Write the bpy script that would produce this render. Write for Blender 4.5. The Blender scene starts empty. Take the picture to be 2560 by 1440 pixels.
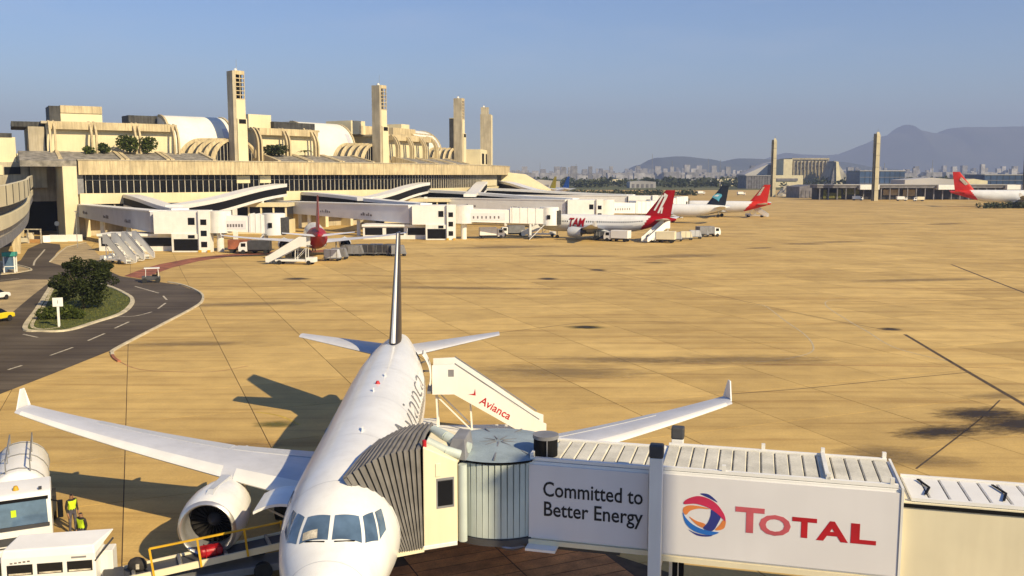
import bpy, bmesh, math, random
from mathutils import Vector, Matrix
R_ = math.radians
random.seed(7)
scene = bpy.context.scene
col = scene.collection
# ------------------------------------------------------------ camera
CAM_H, FPX, V_HOR = 15.19, 2328.0, 437.5
PITCH = math.atan((720 - V_HOR) / FPX)
cam_d = bpy.data.cameras.new('camera')
cam = bpy.data.objects.new('camera', cam_d); col.objects.link(cam)
cam.location = (0, 0, CAM_H); cam.rotation_euler = (math.pi / 2 - PITCH, 0, 0)
cam_d.sensor_width = 36; cam_d.lens = FPX / 2560 * 36
cam_d.clip_start = 0.5; cam_d.clip_end = 60000
scene.camera = cam
# ------------------------------------------------------------ sky, sun, exposure
SUN_EL = R_(33.0)
SUN_TO = Vector((0.714, -0.70, math.tan(SUN_EL))).normalized()      # towards the sun
w = bpy.data.worlds.new('World'); scene.world = w; w.use_nodes = True
wn = w.node_tree.nodes; wl = w.node_tree.links; wn.clear()
sky = wn.new('ShaderNodeTexSky'); sky.sky_type = 'NISHITA'; sky.sun_disc = False
sky.sun_elevation = SUN_EL; sky.sun_rotation = math.atan2(SUN_TO.x, SUN_TO.y)
sky.altitude = 10; sky.air_density = 1.0; sky.dust_density = 0.25; sky.ozone_density = 3.0
hs = wn.new('ShaderNodeHueSaturation'); hs.inputs['Saturation'].default_value = 1.25; hs.inputs['Hue'].default_value = .513
bg = wn.new('ShaderNodeBackground'); bg.inputs[1].default_value = 0.102
wo = wn.new('ShaderNodeOutputWorld')
wtc = wn.new('ShaderNodeTexCoord'); wmp = wn.new('ShaderNodeMapping'); wmp.inputs['Scale'].default_value = (3.2, 3.2, 14)
wnz = wn.new('ShaderNodeTexNoise'); wnz.inputs['Scale'].default_value = 1.3; wnz.inputs['Detail'].default_value = 7; wnz.inputs['Roughness'].default_value = .6
wmr = wn.new('ShaderNodeMapRange'); wmr.inputs[1].default_value = .50; wmr.inputs[2].default_value = .80; wmr.inputs[3].default_value = 0; wmr.inputs[4].default_value = .22
wmx = wn.new('ShaderNodeMix'); wmx.data_type = 'RGBA'; wmx.inputs[7].default_value = (5.6, 6.0, 6.8, 1)      # thin high cloud
wl.new(wtc.outputs['Generated'], wmp.inputs[0]); wl.new(wmp.outputs[0], wnz.inputs['Vector']); wl.new(wnz.outputs[0], wmr.inputs[0]); wl.new(wmr.outputs[0], wmx.inputs[0])
wl.new(sky.outputs[0], hs.inputs['Color']); wl.new(hs.outputs[0], wmx.inputs[6]); wl.new(wmx.outputs[2], bg.inputs[0]); wl.new(bg.outputs[0], wo.inputs[0])
sd = bpy.data.lights.new('sun', 'SUN'); sd.energy = 4.8; sd.angle = R_(0.5); sd.color = (1.0, 0.83, 0.53)
sun = bpy.data.objects.new('sun', sd); col.objects.link(sun)
sun.rotation_euler = SUN_TO.to_track_quat('Z', 'Y').to_euler()
sun.location = (60, -60, 80)
scene.view_settings.view_transform = 'Standard'; scene.view_settings.look = 'None'
scene.view_settings.exposure = 0.42; scene.view_settings.gamma = 1.0
scene.render.engine = 'CYCLES'
scene.cycles.use_denoising = True
scene.cycles.max_bounces = 6; scene.cycles.diffuse_bounces = 3; scene.cycles.glossy_bounces = 3
scene.cycles.transmission_bounces = 4; scene.cycles.volume_bounces = 0
scene.cycles.volume_step_rate = 4.0
# ------------------------------------------------------------ pixel helpers (a pixel gives a direction, the ground or a wall the distance)
_c, _s = math.cos(PITCH), math.sin(PITCH)
def ray(u, v):
    a, b = (u - 1280) / FPX, -(v - 720) / FPX
    return Vector((a, _c + b * _s, -_s + b * _c))
def gnd(u, v, z=0.0):
    d = ray(u, v); t = (z - CAM_H) / d.z
    return Vector((d.x * t, d.y * t, z))
def aty(u, v, Y):
    d = ray(u, v); t = Y / d.y
    return Vector((d.x * t, Y, CAM_H + d.z * t))
def zat(v, Y): return aty(1280, v, Y).z
def xat(u, Y): return (u - 1280) / FPX * Y * 1.0
# ------------------------------------------------------------ mesh builder
class MB:
    def __init__(s): s.v = []; s.f = []; s.m = []; s.mi = 0
    def add(s, vs, fs):
        n = len(s.v); s.v += [tuple(p) for p in vs]
        for f in fs: s.f.append([i + n for i in f]); s.m.append(s.mi)
        return s
    def hexa(s, p):   # p: 4 bottom, 4 top, same order
        return s.add(p, [(3, 2, 1, 0), (4, 5, 6, 7), (0, 1, 5, 4), (1, 2, 6, 5), (2, 3, 7, 6), (3, 0, 4, 7)])
    def box(s, x0, x1, y0, y1, z0, z1):
        return s.hexa([(x0, y0, z0), (x1, y0, z0), (x1, y1, z0), (x0, y1, z0), (x0, y0, z1), (x1, y0, z1), (x1, y1, z1), (x0, y1, z1)])
    def bar(s, a, b, w, h=None, up=(0, 0, 1)):    # rectangular bar from a to b
        h = h or w; a = Vector(a); b = Vector(b); d = (b - a).normalized(); up = Vector(up)
        if abs(d.dot(up)) > 0.99: up = Vector((1, 0, 0))
        sx = d.cross(up).normalized() * (w / 2); uz = sx.cross(d).normalized() * (h / 2)
        return s.hexa([a - sx - uz, a + sx - uz, b + sx - uz, b - sx - uz, a - sx + uz, a + sx + uz, b + sx + uz, b - sx + uz])
    def cyl(s, a, b, r0, r1=None, n=12, caps=True):
        r1 = r0 if r1 is None else r1
        a = Vector(a); b = Vector(b); d = (b - a).normalized()
        t = Vector((0, 0, 1)) if abs(d.z) < .9 else Vector((1, 0, 0))
        e1 = d.cross(t).normalized(); e2 = d.cross(e1)
        ra = [a + (e1 * math.cos(k * 2 * math.pi / n) + e2 * math.sin(k * 2 * math.pi / n)) * r0 for k in range(n)]
        rb = [b + (e1 * math.cos(k * 2 * math.pi / n) + e2 * math.sin(k * 2 * math.pi / n)) * r1 for k in range(n)]
        return s.loft([ra, rb], caps=caps)
    def loft(s, rings, closed=True, caps=True):
        n = len(rings[0]); vs = [p for r in rings for p in r]; fs = []
        for i in range(len(rings) - 1):
            for k in range(n if closed else n - 1):
                k2 = (k + 1) % n
                fs.append((i * n + k, i * n + k2, (i + 1) * n + k2, (i + 1) * n + k))
        if caps and closed:
            fs.append(tuple(range(n - 1, -1, -1))); fs.append(tuple((len(rings) - 1) * n + k for k in range(n)))
        return s.add(vs, fs)
    def prism(s, poly, ext):      # 3-D polygon extruded by a vector
        ext = Vector(ext); a = [Vector(p) for p in poly]; b = [p + ext for p in a]
        return s.loft([a, b])
    def tube(s, path, r, n=6):
        for a, b in zip(path[:-1], path[1:]): s.cyl(a, b, r, n=n)
        return s
    def sheet(s, poly): return s.add(poly, [tuple(range(len(poly)))])
    def strip(s, A, B):
        n = len(A); return s.add(list(A) + list(B), [(i, i + 1, n + i + 1, n + i) for i in range(n - 1)])
    def mesh(s, name, mats, smooth=0):
        me = bpy.data.meshes.new(name); me.from_pydata(s.v, [], s.f)
        if not isinstance(mats, (list, tuple)): mats = [mats]
        for m in mats: me.materials.append(MAT[m] if isinstance(m, str) else m)
        if len(mats) > 1: me.polygons.foreach_set('material_index', s.m)
        bm = bmesh.new(); bm.from_mesh(me)
        bmesh.ops.recalc_face_normals(bm, faces=bm.faces); bm.to_mesh(me); bm.free()
        if smooth:
            me.shade_smooth(); me.set_sharp_from_angle(angle=R_(smooth))
        return me
    def build(s, name, mats, parent=None, smooth=0, bevel=0, loc=None):
        return link(name, s.mesh(name, mats, smooth), parent, bevel, loc)
def link(name, me, parent=None, bevel=0, loc=None, rot=None):
    o = bpy.data.objects.new(name, me); col.objects.link(o)
    if parent is not None: o.parent = parent
    if loc is not None: o.location = loc
    if rot is not None: o.rotation_euler = rot
    if bevel:
        b = o.modifiers.new('bevel', 'BEVEL'); b.width = bevel; b.segments = 2; b.limit_method = 'ANGLE'
    return o
def tag(o, label=None, cat=None, group=None, kind=None):
    if label: o['label'] = label
    if cat: o['category'] = cat
    if group: o['group'] = group
    if kind: o['kind'] = kind
    return o
def thing(name, label, cat, loc=(0, 0, 0), rz=0, group=None):
    o = bpy.data.objects.new(name, None); col.objects.link(o)
    o.empty_display_size = 0.5
    o.location = loc; o.rotation_euler = (0, 0, rz)
    return tag(o, label, cat, group)
def copy_tree(o, parent=None):
    c = o.copy(); col.objects.link(c); c.parent = parent
    for ch in o.children: copy_tree(ch, c)
    return c
def B(*a): return MB().box(*a)
def text_mesh(body, size, bold=0.0, sx=1.0, shear=0.0, extrude=0.004, align='CENTER'):
    cu = bpy.data.curves.new('t', 'FONT'); cu.body = body; cu.size = size; cu.offset = bold; cu.shear = shear
    cu.extrude = extrude; cu.align_x = align; cu.align_y = 'CENTER'; cu.resolution_u = 3
    o = bpy.data.objects.new('t', cu); col.objects.link(o)
    dg = bpy.context.evaluated_depsgraph_get()
    me = bpy.data.meshes.new_from_object(o.evaluated_get(dg))
    bpy.data.objects.remove(o); bpy.data.curves.remove(cu)
    for v in me.vertices: v.co.x *= sx
    return me
def lettering(body, size, mat, parent, origin, xdir, ydir, **k):
    me = text_mesh(body, size, **k); me.name = 'lettering'
    me.materials.clear(); me.materials.append(MAT[mat])
    x = Vector(xdir).normalized(); y = Vector(ydir).normalized(); z = x.cross(y)
    mt = Matrix((x, y, z)).transposed().to_4x4(); mt.translation = Vector(origin)
    me.transform(mt)
    return link('lettering', me, parent)
# ------------------------------------------------------------ materials
MAT = {}
def pmat(name, c, rough=0.6, var=0.12, scale=0.6, streak=0.0, dirt=(0.12, 0.10, 0.08), metal=0.0, rand=0.0, bump=0.0, spec=0.4, c2=None, fine=0.0, coat=0.0):
    m = bpy.data.materials.new(name); m.use_nodes = True; MAT[name] = m
    N, L = m.node_tree.nodes, m.node_tree.links
    bs = N['Principled BSDF']; bs.inputs['Roughness'].default_value = rough; bs.inputs['Metallic'].default_value = metal
    bs.inputs['Specular IOR Level'].default_value = spec
    if coat: bs.inputs['Coat Weight'].default_value = coat; bs.inputs['Coat Roughness'].default_value = 0.08
    geo = N.new('ShaderNodeNewGeometry')
    no = N.new('ShaderNodeTexNoise'); no.inputs['Scale'].default_value = scale; no.inputs['Detail'].default_value = 6
    L.new(geo.outputs['Position'], no.inputs['Vector'])
    def mix(fac, a, b, typ='MIX'):
        x = N.new('ShaderNodeMix'); x.data_type = 'RGBA'; x.blend_type = typ
        for s_, val in ((0, fac), (6, a), (7, b)):
            if hasattr(val, 'links'): L.new(val, x.inputs[s_])
            else: x.inputs[s_].default_value = val if s_ == 0 else (*val[:3], 1)
        return x.outputs[2]
    def rng(sock, a, b, c_, d):
        x = N.new('ShaderNodeMapRange'); x.inputs[1].default_value = a; x.inputs[2].default_value = b
        x.inputs[3].default_value = c_; x.inputs[4].default_value = d; L.new(sock, x.inputs[0]); return x.outputs[0]
    dark = c2 or tuple(k * (1 - 2.2 * var) if k * (1 - 2.2 * var) > 0 else k * .2 for k in c)
    out = mix(rng(no.outputs[0], .35, .65, 0, 1), dark, c)
    if fine:
        n2 = N.new('ShaderNodeTexNoise'); n2.inputs['Scale'].default_value = scale * 14; n2.inputs['Detail'].default_value = 5
        L.new(geo.outputs['Position'], n2.inputs['Vector'])
        f = rng(n2.outputs[0], .3, .7, 1 - fine, 1 + fine)
        cb = N.new('ShaderNodeCombineColor'); [L.new(f, cb.inputs[k]) for k in range(3)]
        out = mix(1.0, out, cb.outputs[0], 'MULTIPLY')
    if streak:
        mp = N.new('ShaderNodeMapping'); mp.inputs['Scale'].default_value = (1.6, 1.6, 0.12)
        L.new(geo.outputs['Position'], mp.inputs[0])
        n3 = N.new('ShaderNodeTexNoise'); n3.inputs['Scale'].default_value = 1.2; n3.inputs['Detail'].default_value = 7; n3.inputs['Roughness'].default_value = .65
        L.new(mp.outputs[0], n3.inputs['Vector'])
        out = mix(rng(n3.outputs[0], .44, .68, 0, streak), out, dirt)
    if rand:
        oi = N.new('ShaderNodeObjectInfo')
        f = rng(oi.outputs['Random'], 0, 1, 1 - rand, 1 + rand)
        cb = N.new('ShaderNodeCombineColor'); [L.new(f, cb.inputs[k]) for k in range(3)]
        out = mix(1.0, out, cb.outputs[0], 'MULTIPLY')
    L.new(out, bs.inputs['Base Color'])
    if bump:
        bp = N.new('ShaderNodeBump'); bp.inputs['Strength'].default_value = bump; bp.inputs['Distance'].default_value = 0.05
        L.new(no.outputs[0], bp.inputs['Height']); L.new(bp.outputs[0], bs.inputs['Normal'])
    return m
pmat('jet_white', (.80, .79, .75), .34, .04, .35, streak=.20, dirt=(.5, .46, .40), coat=.3)
pmat('jet_grey', (.50, .51, .53), .4, .05, .8)
pmat('wing_grey', (.58, .58, .60), .42, .05, .6, streak=.1)
pmat('slat_white', (.78, .76, .70), .3, .04, 1)
pmat('fin_dark', (.030, .026, .030), .35, .1, .6)
pmat('fin_brown', (.10, .035, .015), .4, .1, .6)
pmat('tam_red', (.34, .004, .010), .45, .08, .5, spec=.2)
pmat('av_red', (.60, .025, .014), .45, .08, .5, spec=.2)
pmat('azul_navy', (.010, .016, .030), .35, .1, .5)
pmat('azul_cyan', (.12, .45, .60), .4, .1, .5)
pmat('engine_dark', (.015, .014, .014), .45, .2, 2)
pmat('fan_metal', (.07, .065, .06), .35, .2, 3, metal=.7)
pmat('lip_metal', (.62, .60, .56), .3, .05, 2, metal=.75)
pmat('tyre', (.02, .02, .02), .8, .1, 4)
pmat('steel', (.35, .34, .32), .45, .15, 2, metal=.6)
pmat('glass_dark', (.010, .011, .014), .15, .1, 1, spec=.3)
pmat('glass_blue', (.10, .16, .24), .08, .2, 1.5, spec=.8)
pmat('glass_pane', (.008, .008, .010), .2, .2, .3, rand=.5, spec=.18)
pmat('black', (.008, .008, .009), .7, .1, 2, spec=.12)
pmat('dark_grey', (.06, .06, .065), .55, .15, 1.5)
pmat('mid_grey', (.22, .22, .23), .55, .12, 1.2, streak=.2)
pmat('white_paint', (.78, .76, .70), .45, .05, .7, streak=.22, dirt=(.38, .33, .25))
pmat('white_clean', (.80, .78, .73), .4, .03, .7, streak=.08, dirt=(.45, .40, .33))
pmat('cream_panel', (.74, .66, .46), .5, .05, .5, streak=.12, dirt=(.45, .36, .22))
pmat('banner', (.70, .68, .68), .4, .03, .4, streak=.06, dirt=(.45, .42, .40))
pmat('banner_grey', (.50, .50, .54), .45, .05, .4, streak=.1)
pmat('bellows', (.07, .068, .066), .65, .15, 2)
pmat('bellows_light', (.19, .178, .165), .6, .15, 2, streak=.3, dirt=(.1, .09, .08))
pmat('teal_wall', (.52, .58, .53), .5, .08, .8, streak=.25, dirt=(.28, .28, .22))
pmat('roof_metal', (.70, .66, .54), .5, .1, 1.0, streak=0, fine=.12, c2=(.50, .47, .38))
pmat('roof_teal', (.30, .36, .38), .5, .12, 1.2, fine=.1)
pmat('print_black', (.012, .012, .014), .6, .05, 1)
pmat('print_red', (.45, .012, .02), .5, .1, 1.2)
pmat('print_pink', (.52, .10, .12), .5, .1, 1.2)
pmat('print_blue', (.02, .14, .50), .5, .08, 1)
pmat('print_navy', (.03, .04, .22), .5, .08, 1)
pmat('print_orange', (.68, .22, .06), .5, .08, 1)
pmat('print_crimson', (.55, .03, .09), .5, .08, 1)
pmat('print_grey', (.16, .14, .14), .6, .1, 1)
pmat('term_beige', (.62, .50, .29), .75, .12, .25, streak=.7, dirt=(.22, .17, .10), fine=.06)
pmat('term_pale', (.72, .63, .40), .7, .06, .2, streak=.18, dirt=(.42, .34, .2))
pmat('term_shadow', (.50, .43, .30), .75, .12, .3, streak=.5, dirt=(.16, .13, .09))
pmat('term_white', (.78, .75, .64), .55, .05, .2, streak=.12, dirt=(.45, .40, .28))
pmat('term_roof_grey', (.30, .27, .22), .85, .25, .7, fine=.25)
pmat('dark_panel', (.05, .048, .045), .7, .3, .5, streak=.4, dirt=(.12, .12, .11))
pmat('orange_stain', (.50, .27, .09), .8, .2, .6)
pmat('mullion', (.55, .50, .40), .5, .1, 1)
pmat('yellow_rail', (.62, .36, .015), .5, .12, 2)
pmat('hi_vis', (.55, .75, .02), .7, .1, 3)
pmat('red_bag', (.42, .012, .02), .45, .2, 6, bump=.3)
pmat('taxi_yellow', (.72, .55, .02), .35, .06, 2, coat=.4)
pmat('car_white', (.78, .77, .74), .3, .04, 2, coat=.4)
pmat('skin', (.30, .16, .09), .6, .1, 8)
pmat('hair', (.015, .011, .009), .6, .2, 9)
pmat('jacket_dark', (.03, .025, .022), .8, .2, 6)
pmat('trousers', (.09, .085, .11), .85, .2, 6)
pmat('teal_roof', (.05, .30, .24), .5, .12, 2)
pmat('red_paint', (.36, .12, .06), .8, .25, .5, fine=.15)
pmat('blue_glass', (.06, .11, .22), .25, .2, .05, rand=.2)
# ============================================================ GROUND
def nodes_of(name, rough=.85):
    m = bpy.data.materials.new(name); m.use_nodes = True; MAT[name] = m
    b = m.node_tree.nodes['Principled BSDF']; b.inputs['Roughness'].default_value = rough
    b.inputs['Specular IOR Level'].default_value = .25
    return m, m.node_tree.nodes, m.node_tree.links, b
def ramp(N, L, src, stops):
    r = N.new('ShaderNodeValToRGB'); e = r.color_ramp.elements
    while len(e) < len(stops): e.new(.5)
    for k, (p, c) in enumerate(stops): e[k].position = p; e[k].color = (*c, 1) if len(c) == 3 else c
    L.new(src, r.inputs[0]); return r.outputs[0]
def mixc(N, L, f, a, b, t='MIX'):
    x = N.new('ShaderNodeMix'); x.data_type = 'RGBA'; x.blend_type = t
    for i, v in ((0, f), (6, a), (7, b)):
        if hasattr(v, 'links'): L.new(v, x.inputs[i])
        else: x.inputs[i].default_value = v if i == 0 else (*v, 1)
    return x.outputs[2]
def noise(N, L, vec, scale, detail=5, rough=.5, sc=None, rz=0):
    if sc:
        mp = N.new('ShaderNodeMapping'); mp.inputs['Scale'].default_value = sc; mp.inputs['Rotation'].default_value = (0, 0, rz)
        mp.vector_type = 'TEXTURE' if False else 'POINT'
        L.new(vec, mp.inputs[0]); vec = mp.outputs[0]
    n = N.new('ShaderNodeTexNoise'); n.inputs['Scale'].default_value = scale; n.inputs['Detail'].default_value = detail
    n.inputs['Roughness'].default_value = rough
    L.new(vec, n.inputs['Vector']); return n.outputs[0]
def concrete(name, island, tint=1.0):
    m, N, L, b = nodes_of(name, .8)
    g = N.new('ShaderNodeNewGeometry'); pos = g.outputs['Position']
    big = noise(N, L, pos, .035, 4)
    c = ramp(N, L, big, [(.3, (.505, .340, .118)), (.7, (.59, .41, .152))])
    med = noise(N, L, pos, .35, 6, .6)
    c = mixc(N, L, 1.0, c, ramp(N, L, med, [(.3, (.84, .83, .82)), (.7, (1.08, 1.08, 1.06))]), 'MULTIPLY')
    # wear streaks left by taxiing wheels, roughly across the stands
    st = noise(N, L, pos, 1.0, 6, .6, (.022, .42, 1), R_(-8))
    c = mixc(N, L, 1.0, c, ramp(N, L, st, [(.34, (.80, .76, .72)), (.48, (1, 1, 1)), (.66, (1.09, 1.09, 1.08))]), 'MULTIPLY')
    st2 = noise(N, L, pos, 1.0, 5, .55, (.05, 1.1, 1), R_(12))
    c = mixc(N, L, 1.0, c, ramp(N, L, st2, [(.32, (.80, .76, .72)), (.44, (1, 1, 1)), (.7, (1.05, 1.05, 1.03))]), 'MULTIPLY')
    fi = noise(N, L, pos, 7.0, 6, .7)
    c = mixc(N, L, 1.0, c, ramp(N, L, fi, [(.3, (.88, .87, .86)), (.7, (1.08, 1.08, 1.08))]), 'MULTIPLY')
    if island: rnd = g.outputs['Random Per Island']
    else:
        oi = N.new('ShaderNodeObjectInfo'); rnd = oi.outputs['Random']
    c = mixc(N, L, 1.0, c, ramp(N, L, rnd, [(0, (.86, .85, .84)), (1, (1.08, 1.08, 1.08))]), 'MULTIPLY')
    L.new(c, b.inputs['Base Color'])
    bp = N.new('ShaderNodeBump'); bp.inputs['Strength'].default_value = .25; bp.inputs['Distance'].default_value = .02
    L.new(fi, bp.inputs['Height']); L.new(bp.outputs[0], b.inputs['Normal'])
concrete('slab_concrete', False); concrete('slab_concrete_far', True)
pmat('joint_tar', (.11, .072, .038), .9, .2, 2)
pmat('kerb_concrete', (.60, .52, .36), .85, .15, .8, fine=.2)
pmat('kerb_red', (.42, .16, .08), .85, .2, 1.5, fine=.2)
pmat('line_white', (.62, .55, .42), .8, .25, 2.5, fine=.3)
pmat('line_faint', (.56, .45, .27), .8, .15, 1.5, fine=.2)
pmat('line_yellow', (.62, .42, .07), .8, .2, 2, fine=.2)
pmat('line_redfaint', (.42, .20, .09), .8, .2, 1, fine=.2)
pmat('sidewalk', (.44, .33, .18), .85, .15, .4, fine=.15)
pmat('grass_green', (.085, .105, .014), .9, .25, 1.2, fine=.35)
pmat('pale_grass', (.16, .16, .035), .9, .25, .8, fine=.35)
m, N, L, b = nodes_of('asphalt', .82)
g = N.new('ShaderNodeNewGeometry'); pos = g.outputs['Position']
c = ramp(N, L, noise(N, L, pos, .12, 5), [(.3, (.062, .047, .035)), (.7, (.115, .092, .068))])
c = mixc(N, L, 1.0, c, ramp(N, L, noise(N, L, pos, 1.0, 5, .6, (.05, .9, 1), R_(-25)), [(.35, (.7, .68, .66)), (.6, (1.12, 1.12, 1.1))]), 'MULTIPLY')
c = mixc(N, L, 1.0, c, ramp(N, L, noise(N, L, pos, 12, 5, .7), [(.3, (.82, .82, .82)), (.7, (1.18, 1.18, 1.18))]), 'MULTIPLY')
L.new(c, b.inputs['Base Color'])
m, N, L, b = nodes_of('far_ground', .95)
g = N.new('ShaderNodeNewGeometry'); pos = g.outputs['Position']
c = ramp(N, L, noise(N, L, pos, .004, 6, .6), [(.32, (.060, .075, .028)), (.5, (.12, .125, .05)), (.68, (.22, .18, .09))])
L.new(c, b.inputs['Base Color'])
# stains: soft-edged dark patches on the concrete
def stain_mat(name, colr, dens, sc):
    m, N, L, b = nodes_of(name, .6)
    m.blend_method = 'BLEND' if hasattr(m, 'blend_method') else None
    b.inputs['Base Color'].default_value = (*colr, 1)
    tc = N.new('ShaderNodeTexCoord')
    ds = N.new('ShaderNodeVectorMath'); ds.operation = 'DISTANCE'; ds.inputs[1].default_value = (.5, .5, .5)
    mp = N.new('ShaderNodeMapping'); mp.inputs['Scale'].default_value = (1, 1, 0); mp.inputs['Location'].default_value = (0, 0, .5)
    L.new(tc.outputs['Generated'], mp.inputs[0]); L.new(mp.outputs[0], ds.inputs[0])
    n = noise(N, L, tc.outputs['Object'], sc, 9, .74, (.45, 1.3, 1))
    mt = N.new('ShaderNodeMath'); mt.operation = 'MULTIPLY_ADD'; mt.inputs[1].default_value = -1.5
    L.new(ds.outputs['Value'], mt.inputs[0]); L.new(n, mt.inputs[2])
    mr = N.new('ShaderNodeMapRange'); mr.inputs[1].default_value = -.08; mr.inputs[2].default_value = .35
    mr.inputs[3].default_value = 0; mr.inputs[4].default_value = dens; L.new(mt.outputs[0], mr.inputs[0])
    L.new(mr.outputs[0], b.inputs['Alpha'])
stain_mat('oil', (.035, .024, .014), .85, 1.7)
stain_mat('scuff', (.14, .10, .055), .40, 1.0)
stain_mat('moss', (.10, .10, .012), .7, .6)

# the wide earth
gm = MB().sheet([(-20000, -2000, -.08), (20000, -2000, -.08), (20000, 24000, -.08), (-20000, 24000, -.08)])
tag(gm.build('ground', 'far_ground'), kind='structure')
ap = MB().sheet([(-330, -40, -.03), (700, -40, -.03), (700, 640, -.03), (-330, 640, -.03)]).build('apron', 'joint_tar')
tag(ap, kind='structure')
# concrete slabs on the measured 7.6 m joint grid, turned 22 degrees
GA = R_(22.0); e1 = Vector((math.cos(GA), math.sin(GA), 0)); e2 = Vector((-math.sin(GA), math.cos(GA), 0))
SL = 7.6; gap = .024
O0 = e1 * (-1.1) + e2 * .3
slabs = []
for i in range(-60, 130):
    for j in range(-12, 95):
        cpt = O0 + e1 * ((i + .5) * SL) + e2 * ((j + .5) * SL)
        if cpt.y < 22 or cpt.y > 600 or cpt.x < -300: continue
        lim = .56 * cpt.y + 12
        if abs(cpt.x) > lim + 3: continue
        slabs.append((cpt.length, cpt))
slabs.sort(key=lambda t: t[0])
h = SL / 2 - gap
sm = MB(); cs = [(-h, -h), (h, -h), (h, h), (-h, h)]
sm.add([e1 * a + e2 * b_ + Vector((0, 0, -.05)) for a, b_ in cs] + [e1 * a + e2 * b_ for a, b_ in cs],
       [(4, 5, 6, 7), (0, 1, 5, 4), (1, 2, 6, 5), (2, 3, 7, 6), (3, 0, 4, 7)])
slab_me = sm.mesh('paving_slab', 'slab_concrete')
far = MB(); cnt = 0
rs = random.Random(3)
for d, cpt in slabs:
    dz = rs.uniform(-.004, .003)
    # under the asphalt of the service road on the left nothing of a slab shows
    if cnt < 300 and not (cpt.x < -.30 * cpt.y - 9 and cpt.y > 60):
        link('paving_slab', slab_me, ap, loc=(cpt.x, cpt.y, dz)); cnt += 1
    else:
        far.add([cpt + e1 * a + e2 * b_ + Vector((0, 0, -.05)) for a, b_ in cs] + [cpt + e1 * a + e2 * b_ + Vector((0, 0, dz)) for a, b_ in cs],
                [(4, 5, 6, 7), (0, 1, 5, 4), (1, 2, 6, 5), (2, 3, 7, 6), (3, 0, 4, 7)])
tag(far.build('distant_slabs', 'slab_concrete_far', ap), kind='stuff')
tx = MB().sheet([(-40, 596, -.02), (330, 596, -.02), (420, 960, -.02), (-60, 960, -.02)])
tag(tx.build('taxiway', 'slab_concrete_far'), kind='structure')
def poly_px(pts, z): return [gnd(u, v, z) for u, v in pts]
def flat(name, pts, z, mat, kind='structure'):
    o = MB().sheet(poly_px(pts, z)).build(name, mat)
    bm = bmesh.new(); bm.from_mesh(o.data); bmesh.ops.triangulate(bm, faces=bm.faces)
    for f in bm.faces:
        if f.normal.z < 0: f.normal_flip()
    bm.to_mesh(o.data); bm.free()
    return tag(o, kind=kind)
def smooth_path(P, n=8, closed=False):
    P = [Vector(p) for p in P]; out = []; m_ = len(P)
    for i in range(m_ if closed else m_ - 1):
        p0 = P[(i - 1) % m_] if closed or i > 0 else P[i]; p1 = P[i]; p2 = P[(i + 1) % m_]
        p3 = P[(i + 2) % m_] if closed or i + 2 < m_ else p2
        for k in range(n):
            t = k / n
            out.append(.5 * ((2 * p1) + (p2 - p0) * t + (2 * p0 - 5 * p1 + 4 * p2 - p3) * t * t + (3 * p1 - p0 - 3 * p2 + p3) * t ** 3))
    if not closed: out.append(P[-1])
    return out
def strip_path(name, P, w, z, mat, kind='structure'):
    A, B_ = [], []
    for i, p in enumerate(P):
        d = (P[min(i + 1, len(P) - 1)] - P[max(i - 1, 0)]); d.z = 0; d.normalize()
        n = Vector((-d.y, d.x, 0)) * (w / 2)
        A.append((p.x + n.x, p.y + n.y, z)); B_.append((p.x - n.x, p.y - n.y, z))
    return tag(MB().strip(A, B_).build(name, mat), kind=kind)
def kerb_path(mb, P, w, h, closed=False):
    rings = []
    m_ = len(P)
    for i, p in enumerate(P):
        d = (P[(i + 1) % m_] - P[(i - 1) % m_]) if closed else (P[min(i + 1, m_ - 1)] - P[max(i - 1, 0)])
        d.z = 0; d.normalize(); n = Vector((-d.y, d.x, 0)) * (w / 2); q = Vector((p.x, p.y, 0))
        rings.append([q - n + Vector((0, 0, -.02)), q + n + Vector((0, 0, -.02)), q + n * .8 + Vector((0, 0, h)), q - n * .8 + Vector((0, 0, h))])
    if closed: rings.append(rings[0])
    mb.loft(rings, caps=not closed)
ROAD = [(-260, 1110), (0, 985), (130, 935), (282, 874), (400, 816), (488, 770), (507, 750), (498, 731), (450, 712), (390, 704), (300, 690),
        (262, 672), (205, 665), (128, 656), (140, 634), (152, 622), (150, 611), (106, 606), (70, 622), (52, 650), (0, 676), (-260, 720)]
flat('road', ROAD, .012, 'asphalt')
flat('pavement', [(-60, 712), (0, 705), (60, 698), (132, 699), (78, 741), (26, 785), (0, 800), (-60, 830)], .022, 'sidewalk')
flat('pavement_strip', [(123, 655), (165, 618), (215, 606), (250, 640), (262, 668), (150, 663)], .022, 'sidewalk')
flat('forecourt', [(-300, 655), (-40, 628), (60, 608), (105, 603), (215, 600), (215, 590), (-40, 590), (-300, 600)], .010, 'asphalt')
# service-road kerb along the apron
kp = smooth_path([gnd(*p) for p in [(298, 905), (286, 897), (281, 885), (292, 872), (400, 815), (488, 768), (507, 749), (500, 732), (460, 714), (420, 706)]], 6)
kb = MB(); kerb_path(kb, kp[10:], .32, .14)
tag(kb.build('kerb', 'kerb_concrete'), kind='structure')
kb = MB(); kerb_path(kb, kp[:11], .30, .13)
tag(kb.build('kerb', 'kerb_red'), kind='structure')
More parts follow.
